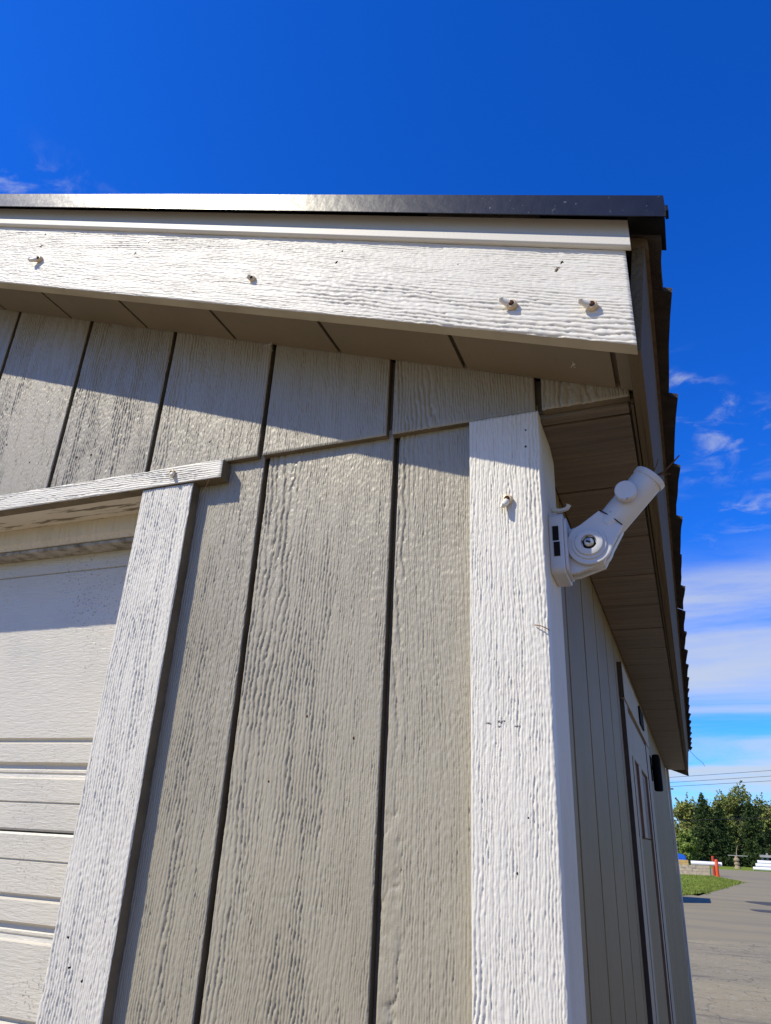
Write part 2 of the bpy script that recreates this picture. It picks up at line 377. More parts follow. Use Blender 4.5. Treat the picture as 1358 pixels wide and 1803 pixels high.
# ================================================================== THE SETTING
def sheet(name, pts, z, m, kind='structure'):
    me = bpy.data.meshes.new(name); me.from_pydata([(x, y, z) for x, y in pts], [], [tuple(range(len(pts)))])
    o = new_obj(name, me, m); o['kind'] = kind
    return o
def ground_mat():
    def ex(t, b, co):
        link_mix(t, b, tnoise(t, co, 0.35, 0.4, 0.65, 6, stretch=(0.3, 1, 1)), (0.13, 0.19, 0.022))
        link_mix(t, b, tnoise(t, co, 9, 0.5, 0.75, 6, amp=0.6), (0.20, 0.20, 0.06))
    mat('grass', (0.17, 0.23, 0.03), 0.9, 0.1, 0.2, 3, 0.04, 6, extra=ex)
    def ex2(t, b, co):
        link_mix(t, b, tnoise(t, co, 0.5, 0.40, 0.70, 6, stretch=(0.35, 1, 1), amp=0.5), (0.13, 0.12, 0.10))
        link_mix(t, b, tnoise(t, co, 2.6, 0.58, 0.70, 7, stretch=(0.25, 1, 1), amp=0.7, dist=0.6), (0.09, 0.082, 0.072))
        link_mix(t, b, tnoise(t, co, 26, 0.60, 0.66, 5, amp=0.8, dist=0.5), (0.06, 0.055, 0.045))
        link_mix(t, b, tnoise(t, co, 7, 0.56, 0.70, 6, amp=0.6, dist=0.3), (0.36, 0.33, 0.26))
        nz = t.nodes.new('ShaderNodeTexNoise'); nz.inputs['Scale'].default_value = 2.0; nz.inputs['Detail'].default_value = 5
        t.links.new(co.outputs['Object'], nz.inputs['Vector'])
        ad = t.nodes.new('ShaderNodeMixRGB'); ad.blend_type = 'ADD'; ad.inputs[0].default_value = 0.5
        t.links.new(co.outputs['Object'], ad.inputs[1]); t.links.new(nz.outputs['Color'], ad.inputs[2])
        vo = t.nodes.new('ShaderNodeTexVoronoi'); vo.feature = 'DISTANCE_TO_EDGE'; vo.inputs['Scale'].default_value = 1.3
        t.links.new(ad.outputs[0], vo.inputs['Vector'])
        mr = t.nodes.new('ShaderNodeMapRange'); mr.inputs[1].default_value = 0.0; mr.inputs[2].default_value = 0.016; mr.inputs[3].default_value = 0.55; mr.inputs[4].default_value = 0.0
        t.links.new(vo.outputs['Distance'], mr.inputs[0]); link_mix(t, b, mr.outputs[0], (0.05, 0.045, 0.038))
    mat('asphalt_old', (0.285, 0.245, 0.152), 0.9, 0.2, 0.12, 60, 0.006, 55, extra=ex2)
    mat('asphalt_new', (0.25, 0.215, 0.134), 0.9, 0.2, 0.10, 40, 0.004, 60,
        extra=lambda t, b, co: link_mix(t, b, tnoise(t, co, 0.8, 0.45, 0.7, 6, stretch=(0.25, 1, 1), amp=0.55), (0.14, 0.128, 0.11)))
    mat('ground_bounce', (0.27, 0.20, 0.118), 0.9, 0.2, 0.2, 20, 0.004, 60)
    mat('asphalt_lane', (0.23, 0.215, 0.19), 0.9, 0.2, 0.10, 10)
    mat('asphalt_dark', (0.06, 0.057, 0.052), 0.8, 0.3, 0.2, 10)
ground_mat()
sheet('ground', [(-900, -900), (900, -900), (900, 1500), (-900, 1500)], 0.0, 'grass')
# yard: old asphalt near the shed, a newer pour beyond the joint
sheet('bounce_ground', [(-14, -14), (16, -14), (16, 8.3), (-14, 8.3)], 0.012, 'ground_bounce')  # unseen ground, added with a warm colour to bounce fill onto the walls
sheet('old_asphalt_yard', [(-14, -12), (16, -12), (16, 21.6), (2.0, 17.65), (1.1, 17.34), (-0.41, 16.78), (-14, 12.6)], 0.008, 'asphalt_old')
def ragged(a, b, n, amp):
    o = []
    for i in range(n+1):
        t = i/n; o.append((a[0]+(b[0]-a[0])*t+random.uniform(-amp, amp)*0.5, a[1]+(b[1]-a[1])*t+random.uniform(-amp, amp)))
    return o
# the newer asphalt is the yard and the lane; the lawn is laid on it as a raised wedge
sheet('new_asphalt_yard', [(-14, 12.615), (-0.41, 16.795), (1.1, 17.355), (2.0, 17.665), (16, 21.615), (46, 26), (60, 79), (-20, 75), (-20, 40)], 0.004, 'asphalt_new')
lawn = [(-22, 29.0)]+ragged((-14, 30.0), (-0.9, 31.0), 40, 0.35)+ragged((-0.8, 30.8), (0.25, 34.5), 20, 0.5)+ragged((0.3, 35), (1.7, 45), 26, 0.5)+[(2.05, 46.8), (1.9, 48.5)]+ragged((1.6, 50.2), (0.6, 54.5), 8, 0.4)+[(-22, 54.5)]
sheet('lawn', lawn, 0.016, 'grass')
# darker patches of colour on the asphalt
patch_pts = [(2.75+1.35*math.cos(a)*(1+0.15*math.sin(3*a)), 30.0+1.25*math.sin(a)*(1+0.2*math.cos(2*a))) for a in [i*math.pi/16 for i in range(32)]]
sheet('dark_patch', patch_pts, 0.0085, 'asphalt_dark')
sheet('dark_patch', [(1.75+0.35*(x-2.75), 26.3+0.5*(y-30)) for x, y in patch_pts], 0.0085, 'asphalt_dark')
# rough edge of the lawn: tufts (nobody could count them)
def tufts(n):
    V = []; F = []
    def blade(x, y, h, w):
        a = random.uniform(0, math.pi); dx, dy = math.cos(a)*w, math.sin(a)*w
        lx, ly = random.uniform(-.5, .5)*h, random.uniform(-.5, .5)*h
        b = len(V); V.extend([(x-dx, y-dy, 0.012), (x+dx, y+dy, 0.012), (x+lx, y+ly, 0.012+h)]); F.append((b, b+1, b+2))
    for _ in range(n):
        t = random.random()
        y = 30.5+24*t**1.3
        xm = 0.2+(y-34.5)*0.146 if y > 34 else -0.8+(y-30.8)*0.27
        if y > 47: xm = 1.9-(y-48.5)*0.2
        x = xm-abs(random.gauss(0, 1.0)) if random.random() < 0.7 else xm-random.random()*4
        for k in range(3): blade(x+random.gauss(0, .05), y+random.gauss(0, .05), random.uniform(.03, .10), random.uniform(.008, .02))
    me = bpy.data.meshes.new('grass_tufts'); me.from_pydata(V, [], F)
    o = new_obj('grass_tufts', me, 'grass_blade'); tag(o, 'short green grass blades growing over the lawn beside the asphalt', 'grass', kind='stuff')
mat('grass_blade', (0.18, 0.23, 0.04), 0.8, 0.2, 0.4, 2.0)
tufts(9000)

# ================================================================== THE SHED
# every measure below is in metres, z from the lens height
SL = 0.37                                   # roof slope
XR = -1.94                                  # ridge
XL = 2*XR+0.123                             # left front corner (outer edge of its board)
YF, YU = 0.79, 0.779                        # lower siding face, gable siding face
YB = 5.62                                   # rear wall
ZG = -H                                     # ground
ZE = 0.4935                                 # eave line: bottom of the gable siding
shed = empty('shed', (XR, 3.2, 0), 'tan wooden shed with white trim, black roof edge and garage door', 'shed')
def child(o):
    o.parent = shed; o.matrix_parent_inverse = Matrix.Translation((-shed.location.x, -shed.location.y, 0)); return o
def sub(o, p):
    o.parent = p; return o
KS = 1.0185
SM = Matrix.Translation((0, 0, H)) @ Matrix.Scale(KS, 4) @ Matrix.Translation((0, 0, -H))
def ks(o):
    o.data.transform(SM); return o
def rake_z(x, c): return c-SL*(x if x > XR else 2*XR-x)

# --- lower front siding: a backing sheet (groove floors) with proud strips
front = child(MB().box(-0.70, -0.125, YF+0.0145, YF+0.0205, ZG+0.05, ZE+0.02).build('front_siding', 'groove_floor'))
front2 = child(MB().box(XL+0.004, -3.18, YF+0.0145, YF+0.0205, ZG+0.05, ZE+0.02).build('front_siding', 'groove_floor'))
VZ = lambda z0, z1: axis_pts(z0, z1, 0.0018, 0.03, -0.26, 2.0)
GW = 0.0042
def strip(x0, x1, z0, z1, y, thick, seed, parent, m='tan_paint', fine=0.00075, name='siding_strip'):
    if x1 < -1.45:
        mb = MB().box(x0, x1, y, y+thick, z0, z1); o = mb.build(name, m, parent, bevel=0.0015)
    else:
        o = carved(name, m, parent, np.linspace(x0, x1, max(3, int((x1-x0)/fine))), VZ(z0, z1), lambda U, V: (U, np.full_like(U, y), V), (0, -1, 0), thick, seed, edge='board_edge')
    return o
low_g = [-0.724, -0.521, -0.318, -0.115]
for i in range(3):
    strip(low_g[i]+GW+(0.04 if i == 0 else 0), min(low_g[i+1]-GW, -0.125), ZG+0.05, ZE+0.015, YF, 0.0143, 3+i, front)
x = XL+0.01
for i in range(3):
    strip(x, x+0.194, ZG+0.05, ZE+0.015, YF, 0.0143, 20+i, front2); x += 0.2032
# --- gable siding
up_g = [-0.123-0.2022*k for k in range(0, 20)]
gpoly = [(-0.016, ZE+0.004), (-0.016, rake_z(-0.016, 0.50)), (XR, rake_z(XR, 0.50)), (2*XR+0.016, rake_z(-0.016, 0.50)), (2*XR+0.016, ZE+0.004)]
gable = child(MB().prism(gpoly, 1, YU+0.0135, YU+0.0150).build('gable_siding', 'groove_floor'))
edges = [-0.014]+up_g
for i in range(len(edges)-1):
    x1, x0 = edges[i]-(GW if i else 0), max(edges[i+1]+GW, 2*XR+0.014)
    if x1-x0 < 0.01: continue
    zt = max(rake_z(x0, 0.50), rake_z(x1, 0.50))
    if x0 > -1.45:
        # top follows the roof a little above the soffit
        us = np.linspace(x0, x1, max(3, int((x1-x0)/0.00075))); 
        nz = max(30, int((rake_z(x0, 0.50)-ZE)/0.002))
        w = np.linspace(0, 1, nz)
        U, W = np.meshgrid(us, w, indexing='ij')
        def place(U_, V_, x0=x0): 
            return (U_, np.full_like(U_, YU), V_)
        o = carved('siding_strip', 'tan_paint', gable, us, np.linspace(ZE, min(rake_z(x1, 0.50)+0.004, rake_z(x1, 0.50)+0.004)+SL*(x1-x0), nz), place, (0, -1, 0), 0.0133, 40+i, edge='board_edge')
    else:
        o = MB().prism([(x0, ZE), (x1, ZE), (x1, rake_z(x1, 0.50)), (x0, rake_z(x0, 0.50))] if not (x0 < XR < x1) else
                       [(x0, ZE), (x1, ZE), (x1, rake_z(x1, 0.50)), (XR, rake_z(XR, 0.50)), (x0, rake_z(x0, 0.50))], 1, YU, YU+0.0133).build('siding_strip', 'tan_paint', gable)
# left half of the gable mirrored edge pieces are covered by the loop above

# --- corner boards (front right: face board and return board)
o = child(carved('corner_board', 'white_paint', None, np.linspace(-0.211, -0.123, 118), VZ(ZG+0.05, 0.4885), lambda U, V: (U, np.full_like(U, 0.771), V), (0, -1, 0), 0.019, 71, 1.15, 1.3))
mb = MB(); mb.prism([(0.7905, ZG+0.05), (0.890, ZG+0.05), (0.890, 0.474), (0.862, 0.486), (0.7905, 0.486)], 0, -0.139, -0.1235)
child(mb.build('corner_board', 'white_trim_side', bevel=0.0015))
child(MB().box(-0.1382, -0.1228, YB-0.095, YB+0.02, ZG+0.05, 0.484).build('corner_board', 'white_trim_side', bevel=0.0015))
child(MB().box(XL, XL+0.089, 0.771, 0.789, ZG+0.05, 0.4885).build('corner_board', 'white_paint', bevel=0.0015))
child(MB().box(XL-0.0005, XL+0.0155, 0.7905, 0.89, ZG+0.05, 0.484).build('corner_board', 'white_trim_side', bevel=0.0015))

# --- right side wall
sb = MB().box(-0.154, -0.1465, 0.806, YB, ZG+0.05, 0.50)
side = child(sb.build('side_siding', 'groove_floor'))
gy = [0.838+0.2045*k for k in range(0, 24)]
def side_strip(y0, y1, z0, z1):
    MB().box(-0.1463, -0.139, y0, y1, z0, z1).build('siding_strip', 'tan_side_shade', side, bevel=0.0012)
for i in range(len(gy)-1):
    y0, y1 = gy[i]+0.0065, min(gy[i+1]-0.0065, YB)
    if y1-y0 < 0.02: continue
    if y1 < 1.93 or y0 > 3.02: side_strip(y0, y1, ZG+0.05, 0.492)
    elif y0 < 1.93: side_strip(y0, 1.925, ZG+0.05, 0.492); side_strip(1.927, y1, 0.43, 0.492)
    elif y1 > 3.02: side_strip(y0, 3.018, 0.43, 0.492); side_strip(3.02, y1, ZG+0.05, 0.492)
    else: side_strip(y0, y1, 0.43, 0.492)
# --- rear and left walls (plain sheets with battens of shadow not seen from the yard)
child(MB().prism([(XL+0.02, ZG+0.05), (-0.155, ZG+0.05), (-0.155, 0.55), (XR, rake_z(XR, 0.50)), (XL+0.02, 0.55)], 1, YB-0.02, YB-0.001).build('rear_siding', 'tan_side_shade'))
child(MB().box(XL+0.016, XL+0.03, 0.806, YB-0.022, ZG+0.05, 0.50).build('left_siding', 'tan_side_shade'))
child(MB().box(XL+0.05, -0.17, 0.83, YB-0.05, ZG, ZG+0.05).build('floor_frame', 'bare_edge'))

# --- roof: deck, soffits, fascia, rake
YR0, YR1 = 0.652, YB+0.125                   # front / back ends of the deck
def slope_prism(cb, ct, xe, y0, y1, right=True):
    p = [(XR, rake_z(XR, cb)), (xe, rake_z(xe, cb)), (xe, rake_z(xe, ct)), (XR, rake_z(XR, ct))]
    if not right: p = [(2*XR-a, b) for a, b in p]
    return MB().prism(p, 1, y0, y1)
deck = child(slope_prism(0.632, 0.648, 0.026, YR0+0.03, YR1).build('roof_deck', 'bare_edge'))
deckl = child(slope_prism(0.632, 0.648, 0.026, YR0+0.03, YR1, False).build('roof_deck', 'bare_edge'))
# shingle courses
def course(parent, side_, k):
    a = 0.052-0.143*k; b = a-0.30
    if b < XR: b = XR
    t0, t1 = 0.010, 0.003
    p = [(a, rake_z(a, 0.650)+0.001), (a, rake_z(a, 0.650)+t0), (b, rake_z(b, 0.650)+t1+0.004), (b, rake_z(b, 0.650)+0.001)]
    if side_ < 0: p = [(2*XR-q, z) for q, z in p]
    return p
for k in range(1, 14):
    MB().prism(course(deck, 1, k), 1, YR0+0.004, YR1+0.01).build('shingle_course', 'shingle', deck)
    MB().prism(course(deckl, -1, k), 1, YR0+0.004, YR1+0.01).build('shingle_course', 'shingle', deckl)
for sgn in (1, -1):                          # ridge cap
    pass
child(MB().prism([(XR-0.13, rake_z(XR-0.13, 0.666)), (XR, rake_z(XR, 0.666)), (XR+0.13, rake_z(XR+0.13, 0.666)), (XR+0.13, rake_z(XR+0.13, 0.674)), (XR, rake_z(XR, 0.676)), (XR-0.13, rake_z(XR-0.13, 0.674))], 1, YR0, YR1+0.01).build('ridge_cap', 'shingle'))
# first course at the right eave: single curled tabs hanging past the fascia
y = 0.678
k = 0
while y < YR1:
    L = 0.088 if k == 0 else 0.238+random.uniform(-0.012, 0.012)
    y1 = min(y+L, YR1+0.01)
    jn = random.uniform(0.001, 0.007) if k else -0.004
    jf = random.uniform(-0.006, -0.001) if k else -0.005
    dn, df = random.uniform(-0.006, 0.0), random.uniform(-0.003, 0.004)
    xa, xb = 0.0432+jn, 0.0432+jf
    n = 5; V = []; F = []
    for i in range(n):
        t = i/(n-1); yy = y+(y1-y)*t+0.0006
        xx = xa+(xb-xa)*t**0.7+random.uniform(-0.0009, 0.0009); dz = dn+(df-dn)*t
        zb_ = rake_z(xx, 0.648); zi = rake_z(-0.12, 0.651)
        V += [(xx, yy, zb_+dz-0.004), (xx+0.0012, yy, zb_+dz+0.003), (-0.12, yy, zi+0.006), (-0.12, yy, zi), (0.018, yy, rake_z(0.018, 0.6495))]
    for i in range(n-1):
        a, b = i*5, i*5+5
        for q in range(5): F.append((a+q, a+(q+1) % 5, b+(q+1) % 5, b+q))
    F += [(4, 3, 2, 1, 0), tuple(range((n-1)*5, n*5))]
    MB().add(V, F).build('shingle', 'shingle', deck)
    y = y1+0.0012; k += 1

# eave fascia, leaning with the square-cut rafter tails
def fascia(sg):
    p = [(0.0045, 0.4845), (0.0221, 0.626), (0.008, 0.626), (-0.0095, 0.4845)]
    q = [(-0.0105, 0.4862), (-0.0025, 0.560), (-0.014, 0.560), (-0.014, 0.4862)]
    if sg < 0: p = [(2*XR-a, b) for a, b in p]; q = [(2*XR-a, b) for a, b in q]
    child(MB().prism(p, 1, 0.6800, YB+0.06).build('fascia_board', 'tan_fascia', bevel=0.001))
    child(MB().prism(q, 1, 0.7905, YB).build('sub_fascia', 'tan_fascia', bevel=0.001))
fascia(1); fascia(-1)
# eave soffit
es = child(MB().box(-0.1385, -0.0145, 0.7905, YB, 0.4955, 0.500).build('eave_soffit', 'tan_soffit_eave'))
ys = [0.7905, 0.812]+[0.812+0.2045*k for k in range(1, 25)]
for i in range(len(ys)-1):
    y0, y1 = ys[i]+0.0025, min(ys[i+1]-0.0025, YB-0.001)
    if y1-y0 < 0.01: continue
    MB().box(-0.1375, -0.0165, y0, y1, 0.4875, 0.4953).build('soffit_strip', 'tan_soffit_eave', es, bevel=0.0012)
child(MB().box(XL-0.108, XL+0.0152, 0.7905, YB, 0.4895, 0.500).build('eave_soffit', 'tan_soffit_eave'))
# rake soffit between wall and rake board, grooves run out from the wall
def soff(x0, x1, cb, ct, y0=0.6796, y1=0.7788):
    p = [(x0, rake_z(x0, cb)), (x1, rake_z(x1, cb)), (x1, rake_z(x1, ct)), (x0, rake_z(x0, ct))]
    if x0 > x1: p = p[::-1]
    return MB().prism(p, 1, y0, y1)
rs = child(soff(XR, -0.005, 0.5045, 0.510).build('rake_soffit', 'tan_soffit_rake'))
sg_ = [-0.005, -0.0255]+[-0.0255-0.1915*k for k in range(1, 11)]
for i in range(len(sg_)-1):
    a, b = sg_[i]-0.0028, max(sg_[i+1]+0.0028, XR)
    soff(b, a, 0.4955, 0.5043).build('soffit_strip', 'tan_soffit_rake', rs, bevel=0.001)
child(soff(2*XR+0.005, XR, 0.4955, 0.510).build('rake_soffit', 'tan_soffit_rake'))
# rake board, carved, plumb cut at its end
def rake_place(U, V):            # U: height in the board, V: along x
    return V, np.full_like(U, 0.648), 0.4708-SL*V+U
ks(child(carved('rake_board', 'white_paint', None, np.linspace(0, 0.168, 215), axis_pts(XR, 0.001, 0.0018, 0.03, -1.22, 0.1), rake_place, (0, -1, 0), 0.019, 90, 0.9, 1.1, 'rake_edge')))
child(MB().prism([(2*XR-0.001, 0.4708), (XR-0.001, 0.4708-SL*XR), (XR-0.001, 0.6388-SL*XR), (2*XR-0.001, 0.6388)], 1, 0.648, 0.667).build('rake_board', 'white_paint', bevel=0.0015)); ks(shed.children[-1])
# crown strip: a flat band over a swelling lip
def crown(sg):
    prof = [(0.6478, 0.5970), (0.6425, 0.5972), (0.6405, 0.5992), (0.6402, 0.6090), (0.6420, 0.6128), (0.6448, 0.6150), (0.6452, 0.6400), (0.6478, 0.6400)]
    xs = [0.0070, XR]
    V = []
    for x_ in xs:
        xx = x_ if sg > 0 else 2*XR-x_
        V += [(xx, yy, c-SL*x_) for yy, c in prof]
    n = len(prof)
    F = [tuple(range(n)), tuple(range(2*n-1, n-1, -1))]+[(i, (i+1) % n, n+(i+1) % n, n+i) for i in range(n)]
    ks(child(MB().add(V, F).build('crown_trim', 'white_paint', bevel=0.0006)))
crown(1); crown(-1)
# black metal drip edge: face, top flange, kicked hem
def drip(sg):
    prof = [(0.6250, 0.6262), (0.6264, 0.6262), (0.6275, 0.6280), (0.6280, 0.6535), (0.6360, 0.6560), (0.71, 0.6572), (0.71, 0.6584), (0.6275, 0.6584), (0.6248, 0.6562)]
    V = []
    for x_ in (0.0455, XR):
        xx = x_ if sg > 0 else 2*XR-x_
        V += [(xx, yy, c-SL*x_) for yy, c in prof]
    n = len(prof)
    F = [tuple(range(n)), tuple(range(2*n-1, n-1, -1))]+[(i, (i+1) % n, n+(i+1) % n, n+i) for i in range(n)]
    d = ks(child(MB().add(V, F).build('drip_edge', 'black_metal')))
    return d
d1 = drip(1); drip(-1)
# underside and corner of the metal at the eave, plus the bent tab that sticks out
MB().prism([(0.0074, 0.6245), (0.0440, 0.6105), (0.0440, 0.6260), (0.0074, 0.6395)], 1, 0.6285, 0.6775).build('corner_flashing', 'black_metal', d1); ks(d1.children[-1])
MB().box(0.0457, 0.0488, 0.6300, 0.6430, 0.6225, 0.6300).build('bent_tab', 'black_metal', d1); ks(d1.children[-1])
# far rake board of the rear gable hangs a little lower
child(MB().prism([(0.004, 0.4560), (XR, 0.458-SL*XR), (XR, 0.630-SL*XR), (0.004, 0.630)], 1, YB+0.102, YB+0.121).build('rake_board', 'tan_fascia'))
child(soff(XR, 0.002, 0.4955, 0.500, YB, YB+0.101).build('rake_soffit', 'tan_soffit_rake'))

# --- garage door surround
child(carved('door_trim', 'white_paint', None, np.linspace(-0.7235, -0.6315, 122), VZ(ZG+0.05, 0.4607), lambda U, V: (U, np.full_like(U, 0.771), V), (0, -1, 0), 0.0195, 111, 0.95, 1.2, 'board_edge'))
child(MB().box(-3.246, -3.157, 0.771, 0.790, ZG+0.05, 0.4607).build('door_trim', 'white_paint', bevel=0.0015))
hx = axis_pts(-3.30, -0.582, 0.0021, 0.03, -1.35, 0)
child(carved('door_header', 'white_paint', None, np.linspace(0.461, 0.4905, 40), hx, lambda U, V: (V, np.full_like(U, 0.767), U), (0, -1, 0), 0.0215, 121, 1.2, 0.8, 'board_edge'))
child(MB().box(-3.157, -0.7238, 0.7888, 0.846, 0.4620, 0.4900).build('door_jamb_head', 'peeling_paint', bevel=0.001))
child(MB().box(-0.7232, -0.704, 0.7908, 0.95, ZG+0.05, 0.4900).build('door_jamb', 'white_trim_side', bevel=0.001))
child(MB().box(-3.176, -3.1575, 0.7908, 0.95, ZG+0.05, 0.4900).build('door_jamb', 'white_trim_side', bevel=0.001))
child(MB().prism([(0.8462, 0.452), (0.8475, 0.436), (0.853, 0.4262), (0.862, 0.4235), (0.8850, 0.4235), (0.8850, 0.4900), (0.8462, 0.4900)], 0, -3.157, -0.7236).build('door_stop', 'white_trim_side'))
child(MB().box(-3.157, -0.7236, 0.8530, 0.8848, 0.4185, 0.4233).build('weather_strip', 'mildew'))
# --- overhead door: sections with pressed ribs
YD = 0.886
dx0, dx1 = -3.1565, -0.7237
K = 1.0843
dprof = []
def sec(zb, zt, name='door_section'):
    """one door section: profile (y,z) swept in x"""
    ribs = []
    prof = [(YD+0.035, zb), (YD+0.002, zb), (YD, zb+0.003)]
    def rib(zc, w, d):     # groove centred zc
        return [(YD, zc-w), (YD+d*0.6, zc-w*0.55), (YD+d, zc-w*0.2), (YD+d, zc+w*0.2), (YD+d*0.6, zc+w*0.55), (YD, zc+w)]
    return prof, rib, zt
def build_section(zb, zt, feats):
    prof, rib, _ = sec(zb, zt)
    for kind, z in feats:
        if kind == 'v': prof += rib(z, 0.0045, 0.006)
        if kind == 's': prof += [(YD, z-0.0016), (YD+0.003, z-0.0004), (YD+0.003, z+0.0006), (YD, z+0.0018)]
        if kind == 'u': prof += [(YD, z-0.012), (YD+0.006, z-0.0095), (YD+0.007, z-0.004), (YD+0.005, z-0.002), (YD+0.005, z+0.001), (YD+0.007, z+0.003), (YD+0.007, z+0.008), (YD, z+0.0125)]
    prof += [(YD, zt-0.003), (YD+0.002, zt), (YD+0.035, zt)]
    return MB().prism(prof, 0, dx0, dx1).build('door_section', 'door_enamel', door)
door = child(MB().box(dx0+0.01, dx1-0.01, YD+0.036, YD+0.045, ZG+0.02, 0.42).build('overhead_door', 'door_enamel'))
zs = 0.0175*K
build_section(0.0425*K-0.0, 0.421, [('u', 0.0605*K+0.004+0.0), ('v', 0.0990*K), ('s', 0.362)]) if False else None
build_section(-0.0195*K+0.0012, 0.4215, [('s', 0.0172*K), ('u', 0.0590*K), ('v', 0.0995*K), ('s', 0.388)])
build_section(-0.545, -0.0195*K-0.0012, [('u', -0.44), ('s', -0.36), ('v', -0.25), ('u', -0.137*K), ('v', -0.0975*K), ('s', -0.0545*K)])
build_section(-1.06, -0.5475, [('u', -0.98), ('v', -0.80), ('u', -0.66), ('s', -0.60)])
build_section(ZG+0.02, -1.0625, [('u', -1.48), ('v', -1.30), ('u', -1.17)])

# --- side door on the right wall
TX = -0.1265
def tbox(name, m, y0, y1, z0, z1, x1=TX, x0=-0.1388, parent=None):
    o = MB().box(x0, x1, y0, y1, z0, z1).build(name, m, parent, bevel=0.001)
    return o if parent else child(o)
tbox('door_trim', 'white_door_shade', 1.930, 2.030, ZG+0.05, 0.334, TX-0.002)
tbox('door_trim', 'white_door_shade', 2.830, 3.020, ZG+0.05, 0.334, TX-0.002)
tbox('door_header', 'white_door_shade', 1.926, 3.022, 0.338, 0.428)
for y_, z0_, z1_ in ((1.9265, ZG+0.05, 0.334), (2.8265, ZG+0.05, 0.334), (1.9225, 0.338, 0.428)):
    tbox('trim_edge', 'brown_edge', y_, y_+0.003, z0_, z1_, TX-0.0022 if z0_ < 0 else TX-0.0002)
sdoor = child(MB().box(-0.150, -0.1455, 2.034, 2.826, ZG+0.06, 0.330).build('side_door', 'tan_side_shade'))
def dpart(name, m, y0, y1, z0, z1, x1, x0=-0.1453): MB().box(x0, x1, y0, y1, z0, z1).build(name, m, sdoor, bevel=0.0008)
dpart('door_rail', 'white_door_shade', 2.050, 2.826, 0.215, 0.325, -0.131)
dpart('door_stile', 'white_door_shade', 2.105, 2.165, ZG+0.06, 0.2145, -0.131)
dpart('door_stile', 'white_door_shade', 2.330, 2.450, 0.02, 0.2145, -0.131)
dpart('door_stile', 'white_door_shade', 2.760, 2.826, ZG+0.06, 0.2145, -0.131)
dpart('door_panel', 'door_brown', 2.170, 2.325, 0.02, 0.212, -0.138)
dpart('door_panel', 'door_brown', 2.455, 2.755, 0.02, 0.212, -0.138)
dpart('door_panel', 'tan_side_shade', 2.170, 2.755, ZG+0.06, 0.017, -0.1385)
for y_ in (2.1045, 2.3295, 2.7595): dpart('stile_edge', 'door_brown', y_-0.003, y_, 0.02 if y_ < 2.7 else ZG+0.06, 0.2140, -0.1312)
dpart('vent_plate', 'black_plastic', 2.50, 2.68, 0.356, 0.412, -0.121, -0.1262)
# wall lamp beside the side door
lamp = empty('wall_lamp', (-0.139, 3.17, H+0.19), 'slim black wall lamp beside the side door under the eave', 'lamp')
def lpart(mb, name, m):
    o = mb.build(name, m); o.parent = lamp; o.matrix_parent_inverse = Matrix.Translation(-lamp.location); return o
lpart(MB().box(-0.1385, -0.130, 3.135, 3.205, 0.235, 0.325), 'back_plate', 'black_plastic')
lpart(MB().lathe((-0.112, 3.17, 0.195), (0, 0, 1), [(0, 0.012), (0.004, 0.0165), (0.12, 0.0165), (0.135, 0.013), (0.138, 0.0)], 20), 'lamp_body', 'black_plastic')
lpart(MB().tube([(-0.131, 3.17, 0.28), (-0.120, 3.17, 0.28)], 0.006, 10), 'arm', 'black_plastic')

# --- small marks on the shed: nail heads and dents left in the paint
def dot(x, y, z, r, m='dark_hole', name='nail_head', ny=-1, rx=1.0, rz=1.0, rot=0.0):
    V = [(x, y-0.0004, z)]; n = 9
    for k in range(n):
        a = 2*math.pi*k/n; rad = r*random.uniform(0.8, 1.15)
        dx, dz = math.cos(a)*rad*rx, math.sin(a)*rad*rz
        V.append((x+dx*math.cos(rot)-dz*math.sin(rot), y+0.0012, z+dx*math.sin(rot)+dz*math.cos(rot)))
    F = [(0, 1+(k+1) % n, 1+k) for k in range(n)]+[tuple(range(1, n+1))]
    return child(MB().add(V, F).build(name, m))
for x_, z_ in ((-0.885, 0.547), (-0.991, 0.554), (-0.855, 0.547), (-0.793, 0.567), (-0.62, 0.532), (-1.06, 0.60)):
    dot(x_, YU-0.0002, z_, 0.0023, rz=1.7, rot=-0.3)
for x_, z_, r_ in ((-0.0743, 0.5918, 0.0045), (-0.0677, 0.6013, 0.0033), (-0.3583, 0.6899, 0.003), (-0.3507, 0.7071, 0.0025), (-0.6966, 0.8338, 0.003), (-0.7204, 0.8195, 0.003), (-0.9415, 0.9329, 0.0025), (-0.9434, 0.9053, 0.003), (-0.1906, 0.6356, 0.0015)):
    dot(x_*KS, 0.6477*KS, z_*KS, r_, 'bare_edge' if r_ > 0.004 else 'dark_hole', rx=0.8, rz=1.3, rot=-0.6)
for x_, z_ in ((-0.419, 0.124), (-0.463, 0.050), (-0.356, 0.099)):
    dot(x_, YF-0.0002, z_, 0.0022, 'rust')
for x_, z_ in ((-0.139, 0.463), (-0.140, 0.440), (-0.152, 0.02), (-0.165, -0.03)):
    dot(x_, 0.7707, z_, 0.0016)
for x_, z_ in ((-0.668, -0.169), (-0.690, -0.158), (-0.70, -0.128)):
    dot(x_, 0.7707, z_, 0.0024)

for k_ in range(9):
    dot(-0.176+random.uniform(-0.016, 0.016), 0.7706, 0.112+random.uniform(-0.004, 0.004), random.uniform(0.0008, 0.0018), 'scuff', 'scuff', rx=2.2)
